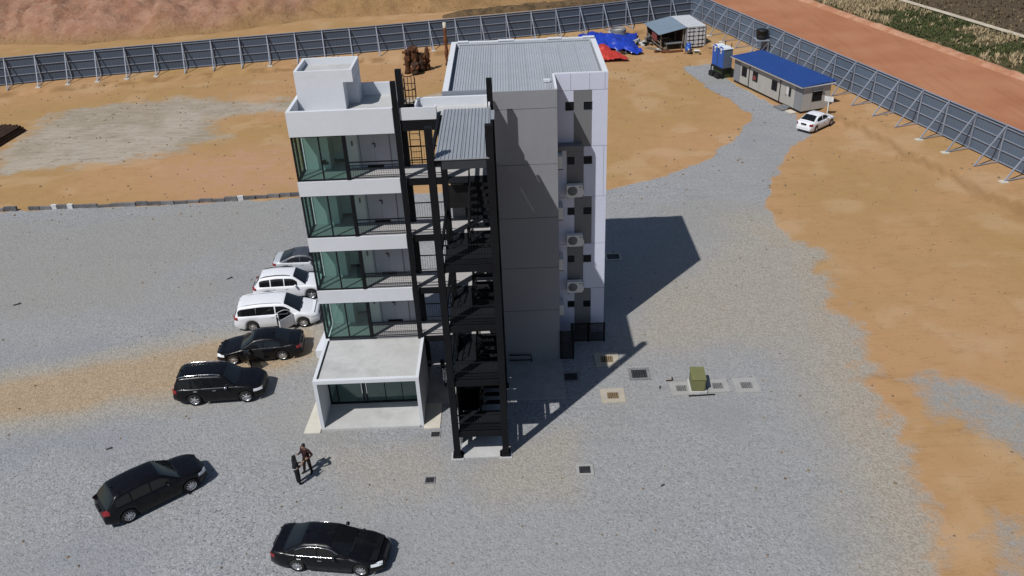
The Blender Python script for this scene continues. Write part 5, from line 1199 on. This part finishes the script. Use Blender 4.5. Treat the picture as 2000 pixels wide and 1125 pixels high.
# sticks and stones lying about
qs = random.Random(5)
stickm = M('dark_stick', (.05, .045, .04), .9)
for i, (x, y, l, an, lb) in enumerate(((-33.0, 48.2, .9, 20, 'dark stick lying on the left of the gravel yard, farthest left'), (-19.6, 50.6, .8, 35, 'dark scrap lying on gravel behind the parked row'), (-21.0, 33.3, .55, 15, 'lone dark offcut on gravel above the askew black hatchback'), (-6.5, 36.0, .3, 0, ''), (7.4, 36.6, .4, 60, 'small twig on gravel between the drains'), (6.3, 29.2, .35, 15, 'small dark twig in open gravel, right of the black drain'))):
    if not lb: continue
    single('scrap_stick', MB().bar((-l / 4, 0, .03), (l / 4, .05, .05), .06, .05).bar((0, .02, .04), (l * .18, l * .2, .03), .05, .04), stickm, lb, 'scrap', (x, y, 0), R(an), 'scraps lying on the gravel')
def loose_stones():
    me_ = [];
    V = []; F = []; q = np.random.default_rng(11)
    for i in range(1800):
        x = q.uniform(-60, 40); y = q.uniform(24, 112)
        if (-12.5 < x < 5.5 and 31 < y < 50): continue
        sz = q.uniform(.03, .10) * (1.0 if y < 60 else 1.7); z = float(ground_h(np.array([x]), np.array([y]))[0]); o = len(V)
        for d_ in ((1, 0, 0), (-1, 0, 0), (0, 1, 0), (0, -1, 0), (0, 0, 1)): V.append((x + d_[0] * sz * q.uniform(.6, 1.2), y + d_[1] * sz * q.uniform(.6, 1.2), z + d_[2] * sz * q.uniform(.5, 1)))
        F += [(o, o + 2, o + 4), (o + 2, o + 1, o + 4), (o + 1, o + 3, o + 4), (o + 3, o, o + 4)]
    m = MB(); m.v = V; m.f = F; m.sm = [False] * len(F); return m
struct('loose_stones', loose_stones(), M('loose_stone', (.165, .12, .075), .9, var=.5, scale=.9), 'stuff')

# ------------------------------------------------------------------ people
skinm = M('skin', (0.30, 0.17, 0.11), .6, var=.06); hairm = M('black_hair', (.008, .007, .006), .5, var=.2)
def person(label, loc, rz, J, shirt, trousers, sleeve_z, belt=None, hem=.95, veil=None):
    """J: joint name -> (x, y, z), person faces local +x. One skin-grown body; materials by body region."""
    root = thing('person', label, 'person', loc, rz)
    N = ['pelvis', 'waist', 'chest', 'neck', 'head', 'crown', 'shl', 'ell', 'wrl', 'hal', 'shr', 'elr', 'wrr', 'har', 'hipl', 'knl', 'anl', 'tol', 'hipr', 'knr', 'anr', 'tor']
    E_ = [('pelvis', 'waist'), ('waist', 'chest'), ('chest', 'neck'), ('neck', 'head'), ('head', 'crown'), ('chest', 'shl'), ('shl', 'ell'), ('ell', 'wrl'), ('wrl', 'hal'), ('chest', 'shr'), ('shr', 'elr'), ('elr', 'wrr'), ('wrr', 'har'), ('pelvis', 'hipl'), ('hipl', 'knl'), ('knl', 'anl'), ('anl', 'tol'), ('pelvis', 'hipr'), ('hipr', 'knr'), ('knr', 'anr'), ('anr', 'tor')]
    rad = dict(pelvis=(.175, .14), waist=(.165, .13), chest=(.195, .145), neck=(.058, .06), head=(.085, .10), crown=(.07, .085), shl=(.088, .09), shr=(.088, .09), ell=(.06, .06), elr=(.06, .06), wrl=(.038, .04), wrr=(.038, .04), hal=(.035, .022), har=(.035, .022), hipl=(.115, .12), hipr=(.115, .12), knl=(.085, .088), knr=(.085, .088), anl=(.06, .064), anr=(.06, .064), tol=(.045, .03), tor=(.045, .03))
    me = D.meshes.new('tmp_body'); me.from_pydata([J[n] for n in N], [(N.index(a), N.index(b)) for a, b in E_], [])
    o = D.objects.new('tmp_body', me); COL.objects.link(o)
    md = o.modifiers.new('skin', 'SKIN'); md.use_smooth_shade = True; o.modifiers.new('sub', 'SUBSURF').levels = 2
    for i, n in enumerate(N): me.skin_vertices[0].data[i].radius = rad[n]; me.skin_vertices[0].data[i].use_root = (i == 0)
    dg = bpy.context.evaluated_depsgraph_get(); bme = D.meshes.new_from_object(o.evaluated_get(dg)); D.objects.remove(o); D.meshes.remove(me)
    # fingers: five chains rooted in each palm
    V = [tuple(v.co) for v in bme.vertices]; Fc = [tuple(p.vertices) for p in bme.polygons]; D.meshes.remove(bme)
    mb = MB(); mb.add(V, Fc, True)
    nb0 = len(mb.f)
    for s_, wri, han in ((1, 'wrl', 'hal'), (-1, 'wrr', 'har')):
        w = Vector(J[wri]); h = Vector(J[han]); d = (h - w).normalized(); side = d.cross(Vector((0, 0, 1)))
        side = side.normalized() if side.length > .2 else Vector((1, 0, 0)); nrm = side.cross(d)
        for k, ln in enumerate((.062, .074, .078, .070)):
            b = h + side * (-.027 + .018 * k); mb.tube([b, b + d * ln * .5 - nrm * .004, b + d * ln * .8 - nrm * .016, b + d * ln - nrm * .032], [.010, .0095, .009, .006], 6)
        b = h - d * .035 - side * .03; mb.tube([b, b - side * .025 + d * .02, b - side * .035 + d * .05], [.011, .010, .007], 6)
    fmat = []
    kv = lambda a, b: Vector(J[a]).lerp(Vector(J[b]), .5)
    for fi, f in enumerate(mb.f):
        c = sum((Vector(mb.v[i]) for i in f), Vector()) / len(f)
        near_ = min(N, key=lambda n: (Vector(J[n]) - c).length)
        if fi >= nb0 or near_ in ('head', 'crown') or min((c - Vector(J[q_])).length for q_ in ('hal', 'har')) < .085: k = 0
        elif near_ in ('hal', 'har'): k = 1 if c.z > hem else 2
        elif near_ == 'neck': k = 0 if c.z > J['neck'][2] - .02 and (c - Vector(J['neck'])).xy.length < .09 else 1
        elif near_ in ('wrl', 'wrr'): k = 0 if sleeve_z == 'short' else 1
        elif near_ in ('ell', 'elr') and sleeve_z == 'short' and c.z < J[near_][2]: k = 0
        elif near_ in ('tol', 'tor') or (near_ in ('anl', 'anr') and c.z < .08): k = 3
        elif c.z < hem and near_ in ('pelvis', 'hipl', 'hipr', 'knl', 'knr', 'anl', 'anr'): k = 2
        else: k = 1
        fmat.append(k)
    bo = part('body', mb, [skinm, shirt, trousers, black], root); bo.data.polygons.foreach_set('material_index', fmat)
    hd = Vector(J['head']); cr_ = Vector(J['crown']); fw = Vector((1, 0, 0)); 
    ax = (cr_ - hd).normalized()
    hm = MB().blob(tuple(cr_ - fw * .025 + ax * .01), (.100, .088, .085), 12, 8, .02)
    if veil: hm.blob(tuple(hd - fw * .045 - ax * .04), (.09, .092, .13), 12, 8).blob(tuple(Vector(J['neck']) - fw * .01 + Vector((0, 0, -.02))), (.12, .15, .09), 12, 6)
    else: hm.blob(tuple(hd - fw * .055 + ax * .02), (.055, .085, .09), 10, 6, .02)
    part('hair' if not veil else 'headscarf', hm, hairm if not veil else veil, root)
    fc = MB().blob(tuple(hd + fw * .088 - ax * .005), (.02, .013, .022), 8, 5); part('nose', fc, skinm, root)
    for s_ in (1, -1):
        part('eye', MB().blob(tuple(hd + fw * .078 + Vector((0, s_ * .032, 0)) + ax * .028), (.008, .013, .008), 8, 5), black, root)
        if not veil: part('ear', MB().blob(tuple(hd + Vector((0, s_ * .088, 0)) + ax * .005), (.018, .01, .03), 8, 5), skinm, root)
        a = Vector(J['anl' if s_ > 0 else 'anr']); tt = Vector(J['tol' if s_ > 0 else 'tor'])
        part('shoe', MB().tube([(a.x - (tt.x - a.x) * .25, a.y - (tt.y - a.y) * .25, .045), (a.x, a.y, .055), ((a.x + tt.x) / 2, (a.y + tt.y) / 2, .05), (tt.x, tt.y, .038), (tt.x + (tt.x - a.x) * .25, tt.y + (tt.y - a.y) * .25, .03)], [.028, .05, .048, .045, .02], 8), black, root)
    part('mouth', MB().blob(tuple(hd + fw * .083 - ax * .04), (.008, .022, .006), 8, 4), M('lips', (.22, .09, .07), .5), root)
    if belt: part('belt', MB().lathe([(.158, -.022), (.162, 0), (.158, .022)], (J['pelvis'][0], J['pelvis'][1], J['pelvis'][2] + .085), 'z', 20), belt, root)
    return root
dshirt = M('dark_shirt', (.014, .014, .017), .9, spec=.2, var=.2, scale=4); mshirt = M('maroon_shirt', (.030, .013, .014), .9, spec=.2, var=.2, scale=4)
dtr = M('black_trousers', (.009, .009, .011), .9, spec=.2, var=.2, scale=4); btr = M('brown_trousers', (.020, .013, .013), .9, spec=.2, var=.2, scale=4)
J1 = dict(pelvis=(0, 0, .93), waist=(0, 0, 1.10), chest=(.0, 0, 1.30), neck=(.015, 0, 1.46), head=(.035, 0, 1.56), crown=(.03, 0, 1.65), shl=(0, .18, 1.40), ell=(.02, .25, 1.12), wrl=(.22, .20, 1.02), hal=(.30, .17, 1.02), shr=(0, -.18, 1.40), elr=(.06, -.25, 1.14), wrr=(.28, -.17, 1.20), har=(.36, -.13, 1.24),
    hipl=(0, .09, .90), knl=(.02, .10, .49), anl=(-.01, .10, .08), tol=(.13, .12, .035), hipr=(0, -.09, .90), knr=(.03, -.10, .49), anr=(.0, -.10, .08), tor=(.14, -.12, .035))
person('person in dark shirt and black trousers with pale belt, nearer of two talking', (-10.76, 30.28, 0), R(38), J1, dshirt, dtr, 'short', belt=kerbw, veil=dshirt)
J2 = dict(pelvis=(0, 0, .94), waist=(0, 0, 1.11), chest=(.0, 0, 1.33), neck=(.02, 0, 1.49), head=(.05, 0, 1.59), crown=(.045, 0, 1.68), shl=(0, .20, 1.43), ell=(-.08, .40, 1.20), wrl=(.08, .24, 1.02), hal=(.13, .17, 1.00), shr=(0, -.19, 1.43), elr=(.03, -.27, 1.15), wrr=(.26, -.22, 1.18), har=(.33, -.20, 1.24),
    hipl=(0, .10, .92), knl=(.0, .15, .50), anl=(-.05, .17, .08), tol=(.09, .21, .035), hipr=(0, -.10, .92), knr=(.10, -.13, .50), anr=(.14, -.14, .08), tor=(.28, -.17, .035))
person('person in maroon shirt with one hand on hip, farther of two talking', (-10.44, 31.08, 0), R(-125), J2, mshirt, btr, 'long')

# ------------------------------------------------------------------ motorcycle under the gallery
mc = thing('motorcycle', 'dark motorcycle with a white headlight in the shaded passage beside the canopy', 'motorcycle', (-4.3, 38.2, .055), R(-80))
for x in (-.62, .62):
    w = part('wheel', MB().lathe([(.20, -.05), (.29, -.055), (.31, 0), (.29, .055), (.20, .05)], (x, 0, .31), 'y', 18), rubber, mc); part('rim', MB().lathe([(0, -.04), (.2, -.045), (.2, .045), (0, .04)], (x, 0, .31), 'y', 14), rimm, w)
part('frame', MB().tube([(-.62, 0, .31), (-.2, 0, .45), (.2, 0, .5), (.45, 0, .85)], [.05, .09, .10, .05], 8).blob((0, 0, .42), (.28, .13, .16)), black, mc)
part('tank', MB().blob((.15, 0, .78), (.28, .14, .13)), pblack, mc)
part('seat', MB().blob((-.35, 0, .78), (.38, .13, .07)), rubber, mc)
part('fork', MB().bar((.62, .07, .31), (.45, .07, .95), .05).bar((.62, -.07, .31), (.45, -.07, .95), .05), chrome, mc)
part('handlebar', MB().tube([(.32, -.36, 1.0), (.45, -.15, .98), (.45, .15, .98), (.32, .36, 1.0)], .018, 6), steel, mc)
part('headlight', MB().blob((.56, 0, .86), (.08, .10, .10)), lampm, mc)
part('mudguard', MB().tube([(.62 + .35 * math.cos(a), 0, .31 + .35 * math.sin(a)) for a in (.2, .7, 1.2, 1.8, 2.4)], .05, 6), lampm, mc)
